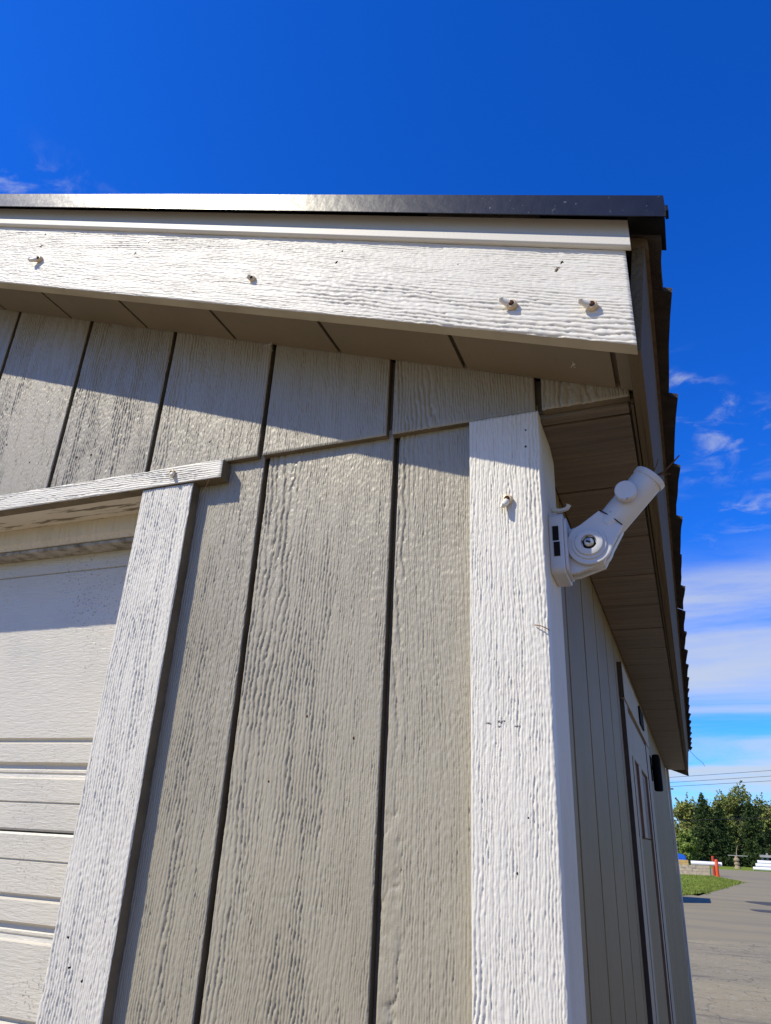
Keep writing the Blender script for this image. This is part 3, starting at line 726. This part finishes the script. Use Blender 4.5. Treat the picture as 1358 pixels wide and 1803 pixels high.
# ================================================================== FLAG POLE BRACKET on the corner's return board
br = empty('flag_pole_bracket', (-0.1235, 0.84, H+0.275), 'white plastic flag pole bracket screwed to the corner board under the eave', 'flag bracket')
def bpart(mb, name, m, bevel=0, parent=None, sharp=None):
    o = mb.build(name, m, None, bevel=bevel, sharp=sharp)
    if parent is None:
        o.parent = br; o.matrix_parent_inverse = Matrix.Translation(-br.location)
    else: o.parent = parent
    return o
BX0 = -0.1233
def rounded(y0, y1, z0, z1, r, n=5):
    P = []
    for cy_, cz_, a0 in ((y1-r, z1-r, 0), (y0+r, z1-r, 90), (y0+r, z0+r, 180), (y1-r, z0+r, 270)):
        for k in range(n+1):
            a = math.radians(a0+90*k/n); P.append((cy_+r*math.cos(a), cz_+r*math.sin(a)))
    return P
base = bpart(MB().prism(rounded(0.811, 0.872, 0.288, 0.3655, 0.008), 0, BX0, -0.1065), 'base_plate', 'white_plastic', 0.0012)
bpart(MB().prism(rounded(0.815, 0.868, 0.292, 0.3605, 0.007), 0, -0.1064, -0.1030), 'base_lip', 'white_plastic', 0.001, base)
bpart(MB().box(-0.1190, -0.1118, 0.8102, 0.8112, 0.3285, 0.3470), 'slot', 'dark_hole', 0, base)
bpart(MB().box(-0.1183, -0.1111, 0.8102, 0.8112, 0.3085, 0.3265), 'slot', 'dark_hole', 0, base)
PV = Vector((-0.0785, 0.84, 0.3265)); EN = Vector((-0.0010, 0.84, 0.4120)); TD = (EN-PV).normalized(); TN = Vector((-TD.z, 0, TD.x))
def in_plane(P, a, b): q = P+TD*a+TN*b; return (q.x, q.z)
# two neck cheeks from the base to the pivot
neck = [(-0.1035, 0.3490), (-0.092, 0.3520), (-0.078, 0.3500), (-0.060, 0.335), (-0.056, 0.318), (-0.064, 0.303), (-0.078, 0.2985), (-0.095, 0.2930), (-0.1035, 0.2925)]
bpart(MB().prism(neck, 1, 0.8315, 0.8385), 'neck', 'white_plastic', 0.001)
bpart(MB().prism(neck, 1, 0.8505, 0.8565), 'neck', 'white_plastic', 0.001)
# tear-shaped cheek of the arm, facing the yard
def tear(R, L, w, n=22):
    P = []
    for k in range(n+1):
        a = math.radians(62+236*k/n); P.append(in_plane(PV, R*math.cos(a), R*math.sin(a)))
    P.append(in_plane(PV, L, -w)); P.append(in_plane(PV, L, w))
    return P
bpart(MB().prism(tear(0.0265, 0.040, 0.0172), 1, 0.8245, 0.8312), 'arm_cheek', 'white_plastic', 0.0012)
bpart(MB().prism(tear(0.0262, 0.040, 0.0170), 1, 0.8388, 0.8502), 'arm_cheek', 'white_plastic', 0.001)
bpart(MB().lathe((PV.x, 0.8243, PV.z), (0, -1, 0), [(0, 0.0205), (0.0018, 0.0200), (0.0020, 0.0170), (0.0045, 0.0160), (0.0050, 0.0150), (0.0050, 0.0092), (0.0010, 0.0088), (0.0010, 0.0)], 36), 'pivot_boss', 'white_plastic')
bpart(MB().lathe((PV.x, 0.8232, PV.z), (0, -1, 0), [(0, 0.0086), (0.0002, 0.0086), (0.0003, 0.0)], 6), 'nut_recess', 'dark_hole')
bpart(MB().lathe((PV.x, 0.8229, PV.z), (0, -1, 0), [(0, 0.0058), (0.0028, 0.0056), (0.0038, 0.0042), (0.0038, 0.0)], 18), 'bolt', 'zinc')
bpart(MB().tube([(PV.x-0.003, 0.8189, PV.z+0.001), (PV.x+0.002, 0.8188, PV.z-0.001)], 0.0013, 6), 'rust_streak', 'rust')
# tube with a rolled lip (open end)
T0 = PV+TD*0.030; Lt = (EN-T0).length
bpart(MB().lathe(T0, TD, [(0, 0.010), (0.001, 0.0165), (0.012, 0.0182), (Lt-0.008, 0.0185), (Lt-0.0075, 0.0199), (Lt-0.001, 0.0201), (Lt, 0.0190), (Lt-0.0005, 0.0162), (Lt-0.035, 0.0156), (Lt-0.036, 0.0)], 40), 'tube', 'white_plastic')
KB = PV+TD*0.074+TN*0.003
bpart(MB().lathe((KB.x, 0.8245, KB.z), (0, -1, -0.03), [(0, 0.006), (0.006, 0.0058), (0.0062, 0.0118), (0.0075, 0.0126), (0.0155, 0.0126), (0.0168, 0.0117), (0.0172, 0.0)], 32), 'thumb_screw', 'white_plastic')
# moulding seam across the arm
sa = in_plane(PV, 0.0405, 0.0165); sb_ = in_plane(PV, 0.0405, -0.0165)
bpart(MB().tube([(sa[0], 0.8238, sa[1]), (in_plane(PV, .0415, 0)[0], 0.8228, in_plane(PV, .0415, 0)[1]), (sb_[0], 0.8238, sb_[1])], 0.0007, 6), 'seam', 'dark_hole')
# twigs stuffed in the tube by a bird
def twig(pts, r, label):
    o = MB().tube(pts, [r*(1-0.5*i/(len(pts)-1)) for i in range(len(pts))], 7).build('twig', 'twig_bark')
    return tag(o, label, 'twig', 'twigs in the flag bracket')
twig([(-0.012, 0.838, 0.398), (0.003, 0.836, 0.409), (0.014, 0.832, 0.412), (0.024, 0.829, 0.420), (0.0335, 0.826, 0.4285)], 0.0016, 'longest brown twig poking right out of the flag bracket tube')
twig([(-0.010, 0.842, 0.400), (0.001, 0.840, 0.416), (0.007, 0.838, 0.425), (0.0095, 0.837, 0.4335)], 0.0009, 'thin brown twig pointing up from the flag bracket tube')
twig([(-0.008, 0.834, 0.398), (0.006, 0.832, 0.4085), (0.016, 0.831, 0.4085), (0.021, 0.830, 0.407)], 0.0012, 'short dark twig lying across the mouth of the flag bracket tube')

# ================================================================== LIGHT-STRING CLIPS
def clip(x, y, z, ang, reach, label, size=1.0, bend=0.6):
    """a moulded stub with a rusty screw and a small bent finger; ang: roll about the screw axis"""
    root = empty('light_clip', (x, y, H+z), label, 'clip', 'plastic light clips screwed along the trim')
    ca, sa_ = math.cos(ang), math.sin(ang)
    def L(a, d, b): return (x+(a*ca-b*sa_)*size, y-d*size, z+(a*sa_+b*ca)*size)
    def part(mb, name, m):
        o = mb.build(name, m); o.parent = root; o.matrix_parent_inverse = Matrix.Translation(-root.location); return o
    b0 = Vector(L(0, -0.001, 0)); ax = Vector(L(0, 1, 0))-Vector(L(0, 0, 0))
    part(MB().lathe(b0, ax, [(0, 0.0062*size), (0.0012, 0.0065*size), (0.0050*size, 0.0060*size), (0.0062*size, 0.0052*size), (0.0066*size, 0.0036*size), (0.0052*size, 0.0034*size), (0.0052*size, 0)], 20), 'stub', 'clip_amber')
    part(MB().lathe(Vector(L(0, 0.0040, 0)), ax, [(0, 0.0035*size), (0.0022*size, 0.0034*size), (0.0030*size, 0.0026*size), (0.0030*size, 0)], 14), 'screw', 'rust')
    pts = [L(-0.002, 0.002, 0.0), L(-0.005, 0.004, 0.0004), L(-0.0085, 0.006, 0.0010), L(-0.0105*reach, 0.008, 0.003*bend), L(-0.0105*reach, 0.0095, 0.006*bend)]
    part(MB().tube(pts, [0.0052*size, 0.0046*size, 0.0040*size, 0.0034*size, 0.0030*size], 10), 'finger', 'clip_plastic')
clip(-0.9512, 0.6595, 0.8871, 0.5, 1.4, 'white light clip at the far left of the white rake board', 0.95, 1.2)
clip(-0.4969, 0.6595, 0.7114, -0.2, 0.4, 'short rusty light clip halfway along the white rake board', 0.72)
clip(-0.1286, 0.6595, 0.5644, -0.35, 1.2, 'second light clip from the right end of the white rake board', 1.0)
clip(-0.0402, 0.6595, 0.5392, -0.25, 1.2, 'light clip nearest the right end of the white rake board', 1.0)
clip(-0.1635, 0.7705, 0.3700, 1.3, 1.1, 'rusty light clip on the front of the white corner board', 0.95)
clip(-0.668, 0.7665, 0.4790, 2.1, 0.9, 'small light clip on the right end of the white door header', 0.75)
clip2 = MB().tube([(-0.1232, 0.846, 0.384), (-0.112, 0.845, 0.382), (-0.104, 0.844, 0.3835), (-0.1015, 0.843, 0.388)], [0.0035, 0.003, 0.0028, 0.0034], 9).build('light_clip', 'clip_plastic')
tag(clip2, 'white light clip just above the flag bracket base', 'clip', 'plastic light clips screwed along the trim')

# ================================================================== STRAWS AND STRING
def thread(pts, label, r, m, name, cat):
    o = MB().tube(pts, r, 5).build(name, m); return tag(o, label, cat)
thread([(-0.600, 0.767, 0.4605), (-0.615, 0.778, 0.446), (-0.628, 0.788, 0.436)], 'thin dry straw caught under the right end of the door header', 0.0003, 'straw', 'straw', 'straw')
thread([(-0.1375, 0.7695, 0.2150), (-0.131, 0.7665, 0.2130), (-0.125, 0.7655, 0.2100), (-0.1215, 0.768, 0.2075)], 'short brown straw stuck on the right edge of the white corner board', 0.0006, 'straw', 'straw', 'straw')
thread([(0.018, 5.70, 0.635), (0.07, 5.71, 0.575), (0.105, 5.72, 0.545), (0.115, 5.72, 0.522)], 'loose dark string dangling from the far end of the eave', 0.0014, 'twig_bark', 'string', 'string')

def cobweb(x_, y_, z_, label, n=14, L=0.011):
    mb = MB()
    for k_ in range(n):
        a = Vector((random.gauss(0, 1), random.gauss(0, 0.5), random.gauss(0, 1))).normalized()*L*random.uniform(0.4, 1)
        b = Vector((random.gauss(0, 1), random.gauss(0, 0.5), random.gauss(0, 1)))*L*0.25
        p = Vector((x_, y_, z_)); mb.tube([p, p+a*0.5+b*0.4, p+a+b*0.6], 0.00035, 5)
    return tag(mb.build('cobweb', 'web'), label, 'cobweb', 'cobwebs under the eaves')
cobweb(-0.533, 0.773, 0.686, 'small grey cobweb tuft where a gable groove meets the front soffit')
cobweb(-0.072, 0.725, 0.514, 'tiny pale cobweb on the right end of the front soffit', 8, 0.005)
# ================================================================== YARD BEYOND (all from here with absolute z)
mat('concrete_block', (0.42, 0.35, 0.25), 0.9, 0.2, 0.25, 5, 0.01, 20)
mat('pvc', (0.78, 0.78, 0.76), 0.4, 0.5, 0.03, 3)
mat('orange_paint', (0.62, 0.075, 0.012), 0.5, 0.4, 0.15, 6)
mat('red_paint', (0.40, 0.05, 0.015), 0.6, 0.3, 0.2, 6)
mat('lumber', (0.48, 0.33, 0.12), 0.8, 0.2, 0.2, 4)
mat('old_wood', (0.30, 0.23, 0.15), 0.85, 0.2, 0.25, 8)
mat('grey_wood', (0.30, 0.30, 0.28), 0.85, 0.2, 0.2, 4)
mat('car_blue', (0.008, 0.10, 0.50), 0.2, 0.6)
mat('tyre', (0.015, 0.015, 0.015), 0.8, 0.3)
mat('pole_wood', (0.11, 0.085, 0.065), 0.9, 0.2, 0.3, 4)
mat('wire', (0.02, 0.02, 0.022), 0.6, 0.3)
mat('green_paint', (0.05, 0.16, 0.06), 0.6, 0.3)
def ab(mb, name, m, parent=None, bevel=0.0):
    o = mb.build(name, m, None, bevel=bevel, absz=True)
    if parent is not None:
        o.parent = parent; o.matrix_parent_inverse = Matrix.Translation(-parent.location)
    return o
# low block wall
YW = 55.2
wall = empty('block_wall', (-2, YW, 0), 'low weathered block wall behind the lawn, carrying the white pipe', 'wall')
for row in range(3):
    x_ = -9.0-(0.22 if row % 2 else 0)
    while x_ < 0.55:
        w_ = 0.44 if row else 0.8
        x1_ = min(x_+w_, 0.62)
        z0_ = 0.0+(0, 0.235, 0.42)[row]; z1_ = z0_+(0.225, 0.175, 0.16)[row]
        j = random.uniform(-0.02, 0.02)+(-0.06 if row == 0 else 0)
        if x1_-x_ > 0.1: ab(MB().box(x_+0.008, x1_-0.008, YW+j, YW+0.35, z0_, z1_), 'block', 'concrete_block', wall, 0.012)
        x_ += w_
pipe = ab(MB().lathe((-0.47, YW+0.16, 0.715), (1, 0, 0), [(0, 0.115), (0, 0.13), (0.02, 0.132), (1.83, 0.132), (1.84, 0.13), (1.84, 0.115)], 20), 'white_pipe', 'pvc')
tag(pipe, 'long white pipe lying on top of the low block wall', 'pipe')
for i, (zz, yy, lab) in enumerate(((0.585, 0.05, 'lower of two yellow timbers on the block wall'), (0.730, 0.07, 'upper of two yellow timbers on the block wall'))):
    o = ab(MB().box(-5.0-i*0.2, -0.62, YW+yy, YW+yy+0.2, zz, zz+0.135), 'timber', 'lumber', None, 0.006); tag(o, lab, 'timber', 'timbers on the block wall')
# orange posts
def post(x_, y_, h_, r_, m_, label):
    o = ab(MB().lathe((x_, y_, 0), (0.02, 0, 1), [(0, r_*1.25), (0.05, r_*1.25), (0.055, r_), (h_-0.05, r_), (h_-0.02, r_*0.85), (h_, r_*0.4), (h_, 0)], 16), 'marker_post', m_)
    return tag(o, label, 'post', 'marker posts by the wall')
post(1.03, 55.0, 1.0, 0.10, 'orange_paint', 'bright orange marker post at the right end of the block wall')
post(0.88, 57.2, 1.17, 0.085, 'red_paint', 'darker red marker post just behind the orange one')
post(0.62, 54.9, 0.52, 0.03, 'green_paint', 'thin green stake at the right end of the block wall')
# right-hand pipe stack and trestle
for i, (dx, dz, lab) in enumerate(((0, 0.16, 'lowest white pipe of the stack at the right edge'), (0.25, 0.44, 'middle white pipe of the stack at the right edge'), (0.45, 0.70, 'top white pipe of the stack at the right edge'))):
    o = ab(MB().lathe((4.45+dx, 78.2+0.28*i, dz), (1, 0.02, 0), [(0, 0.12), (0, 0.15), (0.02, 0.152), (4.5, 0.152), (4.5, 0.12)], 18), 'white_pipe', 'pvc'); tag(o, lab, 'pipe', 'stacked white pipes')
tr = empty('timber_trestle', (6, 80, 0), 'grey timber trestle behind the stacked white pipes', 'trestle')
for x_ in (5.35, 5.75, 8.4, 8.8): ab(MB().box(x_, x_+0.16, 79.6, 79.76, 0, 1.45 if x_ in (5.75, 8.8) else 1.30), 'leg', 'grey_wood', tr)
ab(MB().box(5.2, 9.0, 79.42, 79.58, 1.10, 1.30), 'beam', 'grey_wood', tr); ab(MB().box(5.95, 8.3, 79.62, 79.75, 0.45, 0.62), 'rail', 'old_wood', tr)
# stump table with a plank
st = empty('stump_stand', (3.35, 82, 0), 'tan stacked stump with a grey plank laid across its top', 'stand')
ab(MB().lathe((3.35, 82, 0), (0, 0, 1), [(0, 0.30), (0.12, 0.27), (0.30, 0.20), (0.36, 0.27), (0.50, 0.26), (0.54, 0.18), (0.66, 0.19), (0.70, 0.28), (0.84, 0.25), (0.90, 0.16), (1.08, 0.14), (1.08, 0)], 18), 'stump', 'old_wood', st)
ab(MB().box(2.65, 4.35, 81.88, 82.12, 1.085, 1.15), 'plank', 'grey_wood', st)
ab(MB().tube([(3.4, 82, 1.15), (3.46, 82, 1.6), (3.6, 82, 2.0)], [0.045, 0.035, 0.02], 6), 'stick', 'old_wood', st)
# parked blue car, mostly behind the shed
car = empty('parked_car', (-3.3, 76, 0), 'bright blue car parked in front of the trees behind the shed', 'car')
car.location.x += 0.0
def car_body():
    # side outline (x,z), extruded in y with tumblehome
    o_ = [(-5.2, 0.35), (-1.35, 0.35), (-1.02, 0.45), (-0.95, 0.62), (-1.0, 0.92), (-1.35, 1.06), (-2.35, 1.14), (-2.95, 1.46), (-4.2, 1.50), (-4.85, 1.12), (-5.35, 1.02), (-5.4, 0.6)]
    V = []
    for y_, k_ in ((75.15, 0.90), (75.4, 1.0), (76.6, 1.0), (76.85, 0.90)):
        for a, b in o_:
            zz = b; sh = 0.0
            V.append((-3.3+(a+3.3)*(0.97 if k_ < 1 else 1), y_+(0.18 if k_ < 1 and b > 1.1 and y_ < 76 else (-0.18 if k_ < 1 and b > 1.1 else 0)), zz*(0.985 if k_ < 1 else 1)))
    n = len(o_); F = [tuple(range(n-1, -1, -1)), tuple(range(3*n, 4*n))]
    for j in range(3): F += [(j*n+i, j*n+(i+1) % n, (j+1)*n+(i+1) % n, (j+1)*n+i) for i in range(n)]
    return MB().add(V, F, True)
ab(car_body(), 'body', 'car_blue', car, 0.03)
ab(MB().box(-4.15, -3.0, 75.14, 75.22, 1.08, 1.38), 'side_window', 'glass_dark', car)
ab(MB().hexa([(-2.90, 75.4, 1.40), (-2.33, 75.4, 1.095), (-2.33, 76.6, 1.095), (-2.90, 76.6, 1.40), (-2.88, 75.4, 1.45), (-2.30, 75.4, 1.12), (-2.30, 76.6, 1.12), (-2.88, 76.6, 1.45)]), 'windscreen', 'glass_dark', car)
for x_ in (-4.6, -2.0):
    for y_ in (75.12, 76.65):
        w_ = ab(MB().lathe((x_, y_, 0.33), (0, 1, 0), [(0, 0.2), (0.02, 0.31), (0.18, 0.33), (0.2, 0.2)], 20), 'wheel', 'tyre', car)
for y_ in (75.3, 76.5): ab(MB().lathe((-1.06, y_+0.1, 0.76), (1, 0, 0.1), [(0, 0.11), (0.05, 0.10), (0.06, 0.0)], 14), 'headlight', 'pvc', car)

# power poles and wires (poles stand left behind the shed and far right)
YP = 84.0; kz = YP/60
def pole(x_, label):
    p = empty('utility_pole', (x_, YP, 0), label, 'pole', 'utility poles')
    ab(MB().tube([(x_, YP, 0), (x_, YP, 9.2)], [0.17, 0.11], 12), 'shaft', 'pole_wood', p)
    ab(MB().box(x_-0.9, x_+0.9, YP-0.2, YP-0.08, 6.95, 7.10), 'crossarm', 'pole_wood', p)
    return p
pole(-2.45, 'wooden utility pole hidden behind the shed, its crossarm tip just showing')
for (za, zb_), lab in zip(((4.67, 5.23), (4.32, 4.86), (4.04, 4.55)), ('topmost thin power wire above the trees', 'middle thin power wire above the trees', 'lowest of the three thin power wires above the trees')):
    xa, xb = -2.4, 60.0
    sl_ = (zb_-za)*kz/((5.45+1.15)*kz)
    pts = []
    for i in range(15):
        t = i/14; xx = xa+(xb-xa)*t
        pts.append((xx, YP-0.1, H+za*kz+sl_*(xx+1.15*kz)-0.9*math.sin(math.pi*t)*0+0.0004*(xx-3)**2))
    o = ab(MB().tube(pts, 0.018, 6), 'power_wire', 'wire'); tag(o, lab, 'wire', 'power wires')
pts = [(xx, 86, H+1.76*86/60+0.06*(xx+1.2)+0.0006*(xx-3)**2) for xx in np.linspace(-14, 60, 15)]
o = ab(MB().tube(pts, 0.035, 6), 'service_cable', 'wire'); tag(o, 'thick dark cable crossing in front of the trees', 'cable')

# ------------------------------------------------------------------ trees
def leaf_mat(name, a, b, c):
    m = bpy.data.materials.new(name); m.use_nodes = True; t = m.node_tree; bs = t.nodes['Principled BSDF']
    oi = t.nodes.new('ShaderNodeTexCoord'); n = t.nodes.new('ShaderNodeTexNoise'); n.inputs['Scale'].default_value = 1.7; n.inputs['Detail'].default_value = 4
    t.links.new(oi.outputs['Object'], n.inputs['Vector'])
    rp = t.nodes.new('ShaderNodeValToRGB'); rp.color_ramp.elements[0].position = 0.33; rp.color_ramp.elements[1].position = 0.68
    rp.color_ramp.elements[0].color = (*a, 1); rp.color_ramp.elements[1].color = (*c, 1)
    e = rp.color_ramp.elements.new(0.5); e.color = (*b, 1)
    t.links.new(n.outputs[0], rp.inputs[0]); t.links.new(rp.outputs[0], bs.inputs['Base Color'])
    bs.inputs['Roughness'].default_value = 0.7; bs.inputs['Specular IOR Level'].default_value = 0.2
    MAT[name] = m
leaf_mat('leaf_light', (0.15, 0.19, 0.04), (0.22, 0.24, 0.06), (0.29, 0.27, 0.08))
leaf_mat('leaf_mid', (0.10, 0.14, 0.03), (0.16, 0.19, 0.045), (0.22, 0.21, 0.06))
leaf_mat('needle', (0.020, 0.040, 0.010), (0.034, 0.062, 0.014), (0.060, 0.092, 0.020))
leaf_mat('leaf_bright', (0.12, 0.18, 0.03), (0.18, 0.24, 0.05), (0.22, 0.25, 0.06))
leaf_mat('leaf_red', (0.12, 0.06, 0.03), (0.16, 0.09, 0.04), (0.15, 0.13, 0.04))
def cards(cen, size, droop, rg):
    """random quads round the given centres"""
    n = len(cen)
    d1 = rg.normal(size=(n, 3)); d1 /= np.linalg.norm(d1, axis=1)[:, None]
    d2 = rg.normal(size=(n, 3)); d2 -= d1*(d1*d2).sum(1)[:, None]; d2 /= np.linalg.norm(d2, axis=1)[:, None]
    s1 = size*rg.uniform(0.6, 1.3, n)[:, None]; s2 = s1*droop
    return np.stack([cen-d1*s1, cen-d2*s2*0.8, cen+d1*s1, cen+d2*s2], 1)
def quad_mesh(name, Q):
    v = Q.reshape(-1, 3); n = len(Q)
    me = bpy.data.meshes.new(name)
    me.vertices.add(len(v)); me.vertices.foreach_set('co', v.astype(np.float32).ravel())
    me.loops.add(n*4); me.loops.foreach_set('vertex_index', np.arange(n*4, dtype=np.int32))
    me.polygons.add(n); me.polygons.foreach_set('loop_start', np.arange(0, n*4, 4, dtype=np.int32)); me.update(calc_edges=True)
    return me
def decid(h, w, seed, leaves=9000, leaf=0.125):
    rg = np.random.default_rng(seed)
    limbs = MB().tube([(0, 0, 0), (0.05, 0, h*0.25), (0.0, 0.05, h*0.55), (0.1, 0, h*0.85)], [h*0.022, h*0.018, h*0.012, h*0.004], 9)
    cl_ = []
    for i in range(26):
        t = rg.uniform(0.12, 1.0); a = rg.uniform(0, 2*np.pi)
        prof = math.sin(math.pi*min(1, 0.12+t*0.86))**0.6
        r_ = w*0.5*prof*rg.uniform(0.35, 0.95); z_ = h*(0.12+0.82*t)
        p = np.array([math.cos(a)*r_, math.sin(a)*r_, z_]); cl_.append((p, w*rg.uniform(0.11, 0.20)))
        q0 = Vector((0, 0, max(h*0.12, z_-r_*0.8))); q1 = Vector(p)
        limbs.tube([q0, q0.lerp(q1, 0.5)+Vector((0, 0, 0.1)), q1], [h*0.008, h*0.005, h*0.002], 6)
    P = []
    for p, r_ in cl_:
        n = int(leaves/26); d = rg.normal(size=(n, 3)); d /= np.linalg.norm(d, axis=1)[:, None]
        P.append(p+d*(r_*rg.uniform(0.35, 1.12, n)**0.6)[:, None]*np.array([1.1, 1.1, 0.9]))
        # shoots sticking out of the top
        for _ in range(2):
            e = d[rg.integers(n)]; e[2] = abs(e[2])+0.5; m_ = 16
            P.append(p+e[None]*r_*np.linspace(0.8, 1.15, m_)[:, None]+rg.normal(scale=0.06, size=(m_, 3)))
    return limbs, quad_mesh('crown', cards(np.concatenate(P), leaf, 0.7, rg))
def conifer(h, w, seed, dens=1.0):
    rg = np.random.default_rng(seed)
    limbs = MB().tube([(0, 0, 0), (0, 0, h*0.5), (0, 0, h*0.995)], [h*0.02, h*0.012, 0.01], 9)
    P = []
    z_ = h*0.05
    while z_ < h*0.985:
        t = z_/h; R = w*0.5*(1-t)**0.85*rg.uniform(0.82, 1.08)+0.10
        nb = max(4, int(8*(1-t)+5))
        for i in range(nb):
            a = 2*np.pi*i/nb+rg.uniform(-.3, .3); Rb = R*rg.uniform(0.7, 1.12)
            nn = int((10+Rb*26)*dens); s = rg.uniform(0.12, 1, nn)
            zz = z_-0.28*Rb*s+0.16*Rb*s**3+rg.normal(scale=0.05, size=nn)
            side_ = rg.normal(scale=0.10+0.10*Rb*(1-s*0.6), size=nn)
            P.append(np.stack([math.cos(a)*Rb*s-math.sin(a)*side_, math.sin(a)*Rb*s+math.cos(a)*side_, zz-abs(side_)*0.4], 1))
            if Rb > 0.5: limbs.tube([(0, 0, z_), (math.cos(a)*Rb*0.9, math.sin(a)*Rb*0.9, z_-0.2*Rb)], [0.03, 0.008], 5)
        z_ += h*0.028*rg.uniform(0.8, 1.2)
    P.append(np.stack([rg.normal(scale=0.04, size=30), rg.normal(scale=0.04, size=30), np.linspace(h*0.95, h*1.01, 30)], 1))
    return limbs, quad_mesh('crown', cards(np.concatenate(P), 0.13, 0.45, rg))
KIND = {}
def tree(name, x_, y_, key, m_, label, s=1.0, rz=0.0, group='trees beyond the yard'):
    if key not in KIND:
        kind, h, w, sd_ = key
        limbs, cr = (decid if kind == 'd' else conifer)(h, w, sd_)
        tm = limbs.build('trunk_proto', 'pole_wood', absz=True); tme = tm.data; bpy.data.objects.remove(tm)
        KIND[key] = (tme, cr)
    tme, cr = KIND[key]
    root = empty(name, (x_, y_, 0), label, 'tree', group); root.rotation_euler.z = rz; root.scale = (s, s, s)
    t_ = bpy.data.objects.new('trunk', tme); C.objects.link(t_); t_.parent = root
    c_ = bpy.data.objects.new('crown', cr); C.objects.link(c_); c_.parent = root
    cr2 = cr
    if not cr.materials: cr.materials.append(MAT[m_])
    if cr.materials[0].name != m_:
        c_.material_slots[0].link = 'OBJECT'; c_.material_slots[0].material = MAT[m_]
    return root
tree('spruce_tree', 1.10, 92, ('c', 7.15, 5.8, 31), 'needle', 'tallest pointed dark spruce, above the white pipe on the wall')
tree('spruce_tree', 2.75, 93, ('c', 6.1, 4.6, 32), 'needle', 'shorter dark spruce close to the right of the tallest spruce')
tree('spruce_tree', 5.85, 94, ('c', 6.6, 6.2, 33), 'needle', 'broad dark spruce standing behind the stump with the plank')
tree('spruce_tree', 9.4, 97, ('c', 6.1, 4.6, 32), 'needle', 'dark spruce at the right edge behind the trestle', 0.9, 1.3)
tree('leafy_tree', -0.5, 99, ('d', 6.5, 5.4, 41), 'leaf_light', 'pale green leafy tree at the shed corner behind the blue car', 0.97)
tree('leafy_tree', 2.6, 102, ('d', 6.8, 5.6, 42), 'leaf_mid', 'leafy tree between the tallest spruce and the broad spruce')
tree('leafy_tree', 5.1, 101, ('d', 8.3, 5.2, 43), 'leaf_mid', 'tallest leafy tree, rising over the broad spruce')
tree('leafy_tree', 6.9, 104, ('d', 6.8, 5.6, 42), 'leaf_mid', 'narrow leafy tree showing to the right of the tallest leafy tree', 1.08, 2.0)
tree('leafy_tree', 8.6, 103, ('d', 6.5, 5.4, 41), 'leaf_light', 'pale yellowish leafy tree at the right edge', 0.92, 2.2)
tree('leafy_tree', 9.0, 95, ('d', 4.2, 3.2, 45), 'leaf_red', 'small reddish leafy tree at the right edge in front of the pale one', 0.9)
tree('leafy_tree', -1.0, 88, ('d', 3.0, 2.3, 46), 'leaf_bright', 'small bright green leafy bush tree beside the blue car')
tree('leafy_tree', 0.9, 108, ('d', 6.8, 5.6, 42), 'leaf_light', 'pale leafy tree showing on both sides of the tallest spruce tip', 0.98, 0.7)
tree('leafy_tree', 3.9, 109, ('d', 8.3, 5.2, 43), 'leaf_light', 'pale leafy tree just left of the tallest leafy tree', 0.93, 2.9)
for i, (x_, y_, k_) in enumerate(((-5.5, 100, 0), (-10, 102, 1), (-15, 99, 2), (13, 102, 0), (17, 100, 1), (22, 104, 2))):
    key, m_ = ((('d', 6.8, 5.6, 42), 'leaf_mid'), (('c', 6.6, 6.2, 33), 'needle'), (('d', 6.5, 5.4, 41), 'leaf_light'))[k_]
    side_ = 'left' if x_ < 0 else 'right'
    lab = ['leafy green tree', 'dark spruce', 'pale leafy tree'][k_]+(' of the row hidden behind the shed' if x_ < 0 else ' of the row past the right edge of view')
    tree('spruce_tree' if k_ == 1 else 'leafy_tree', x_, y_, key, m_, lab, 1.0+0.05*i % 0.2, i*1.1)
# dark hedge mass under the trees closes the view between trunks
def hedge():
    rg = np.random.default_rng(5); n = 22000
    x_ = rg.uniform(-22, 26, n); y_ = 99+rg.uniform(-1.5, 8, n); z_ = rg.uniform(0.0, 5.6, n)*(0.75+0.25*np.sin(x_*1.3))
    me = quad_mesh('undergrowth', cards(np.stack([x_, y_, z_], 1), 0.22, 0.7, rg))
    o = new_obj('undergrowth', me, 'leaf_mid'); tag(o, 'tangled green undergrowth between the trunks of the trees', 'undergrowth', kind='stuff')
hedge()
# added box trailer, unseen behind the shed, placed to cast a shadow on the asphalt
mat('caster_grey', (0.35, 0.35, 0.36), 0.5, 0.4)
tl = empty('shadow_caster', (-3.6, 28.0, 0), 'grey box trailer added unseen behind the shed to cast a shadow on the asphalt', 'trailer')
ab(MB().box(-5.6, -1.35, 26.6, 29.2, 0.55, 2.35), 'body', 'caster_grey', tl, 0.04)
for y_ in (26.65, 28.95): ab(MB().lathe((-3.6, y_, 0.33), (0, 1, 0), [(0, 0.2), (0.02, 0.31), (0.18, 0.33), (0.2, 0.2)], 20), 'wheel', 'tyre', tl)
ab(MB().tube([(-1.4, 27.9, 0.6), (-0.9, 27.9, 0.5)], 0.05, 8), 'tow_bar', 'tyre', tl)
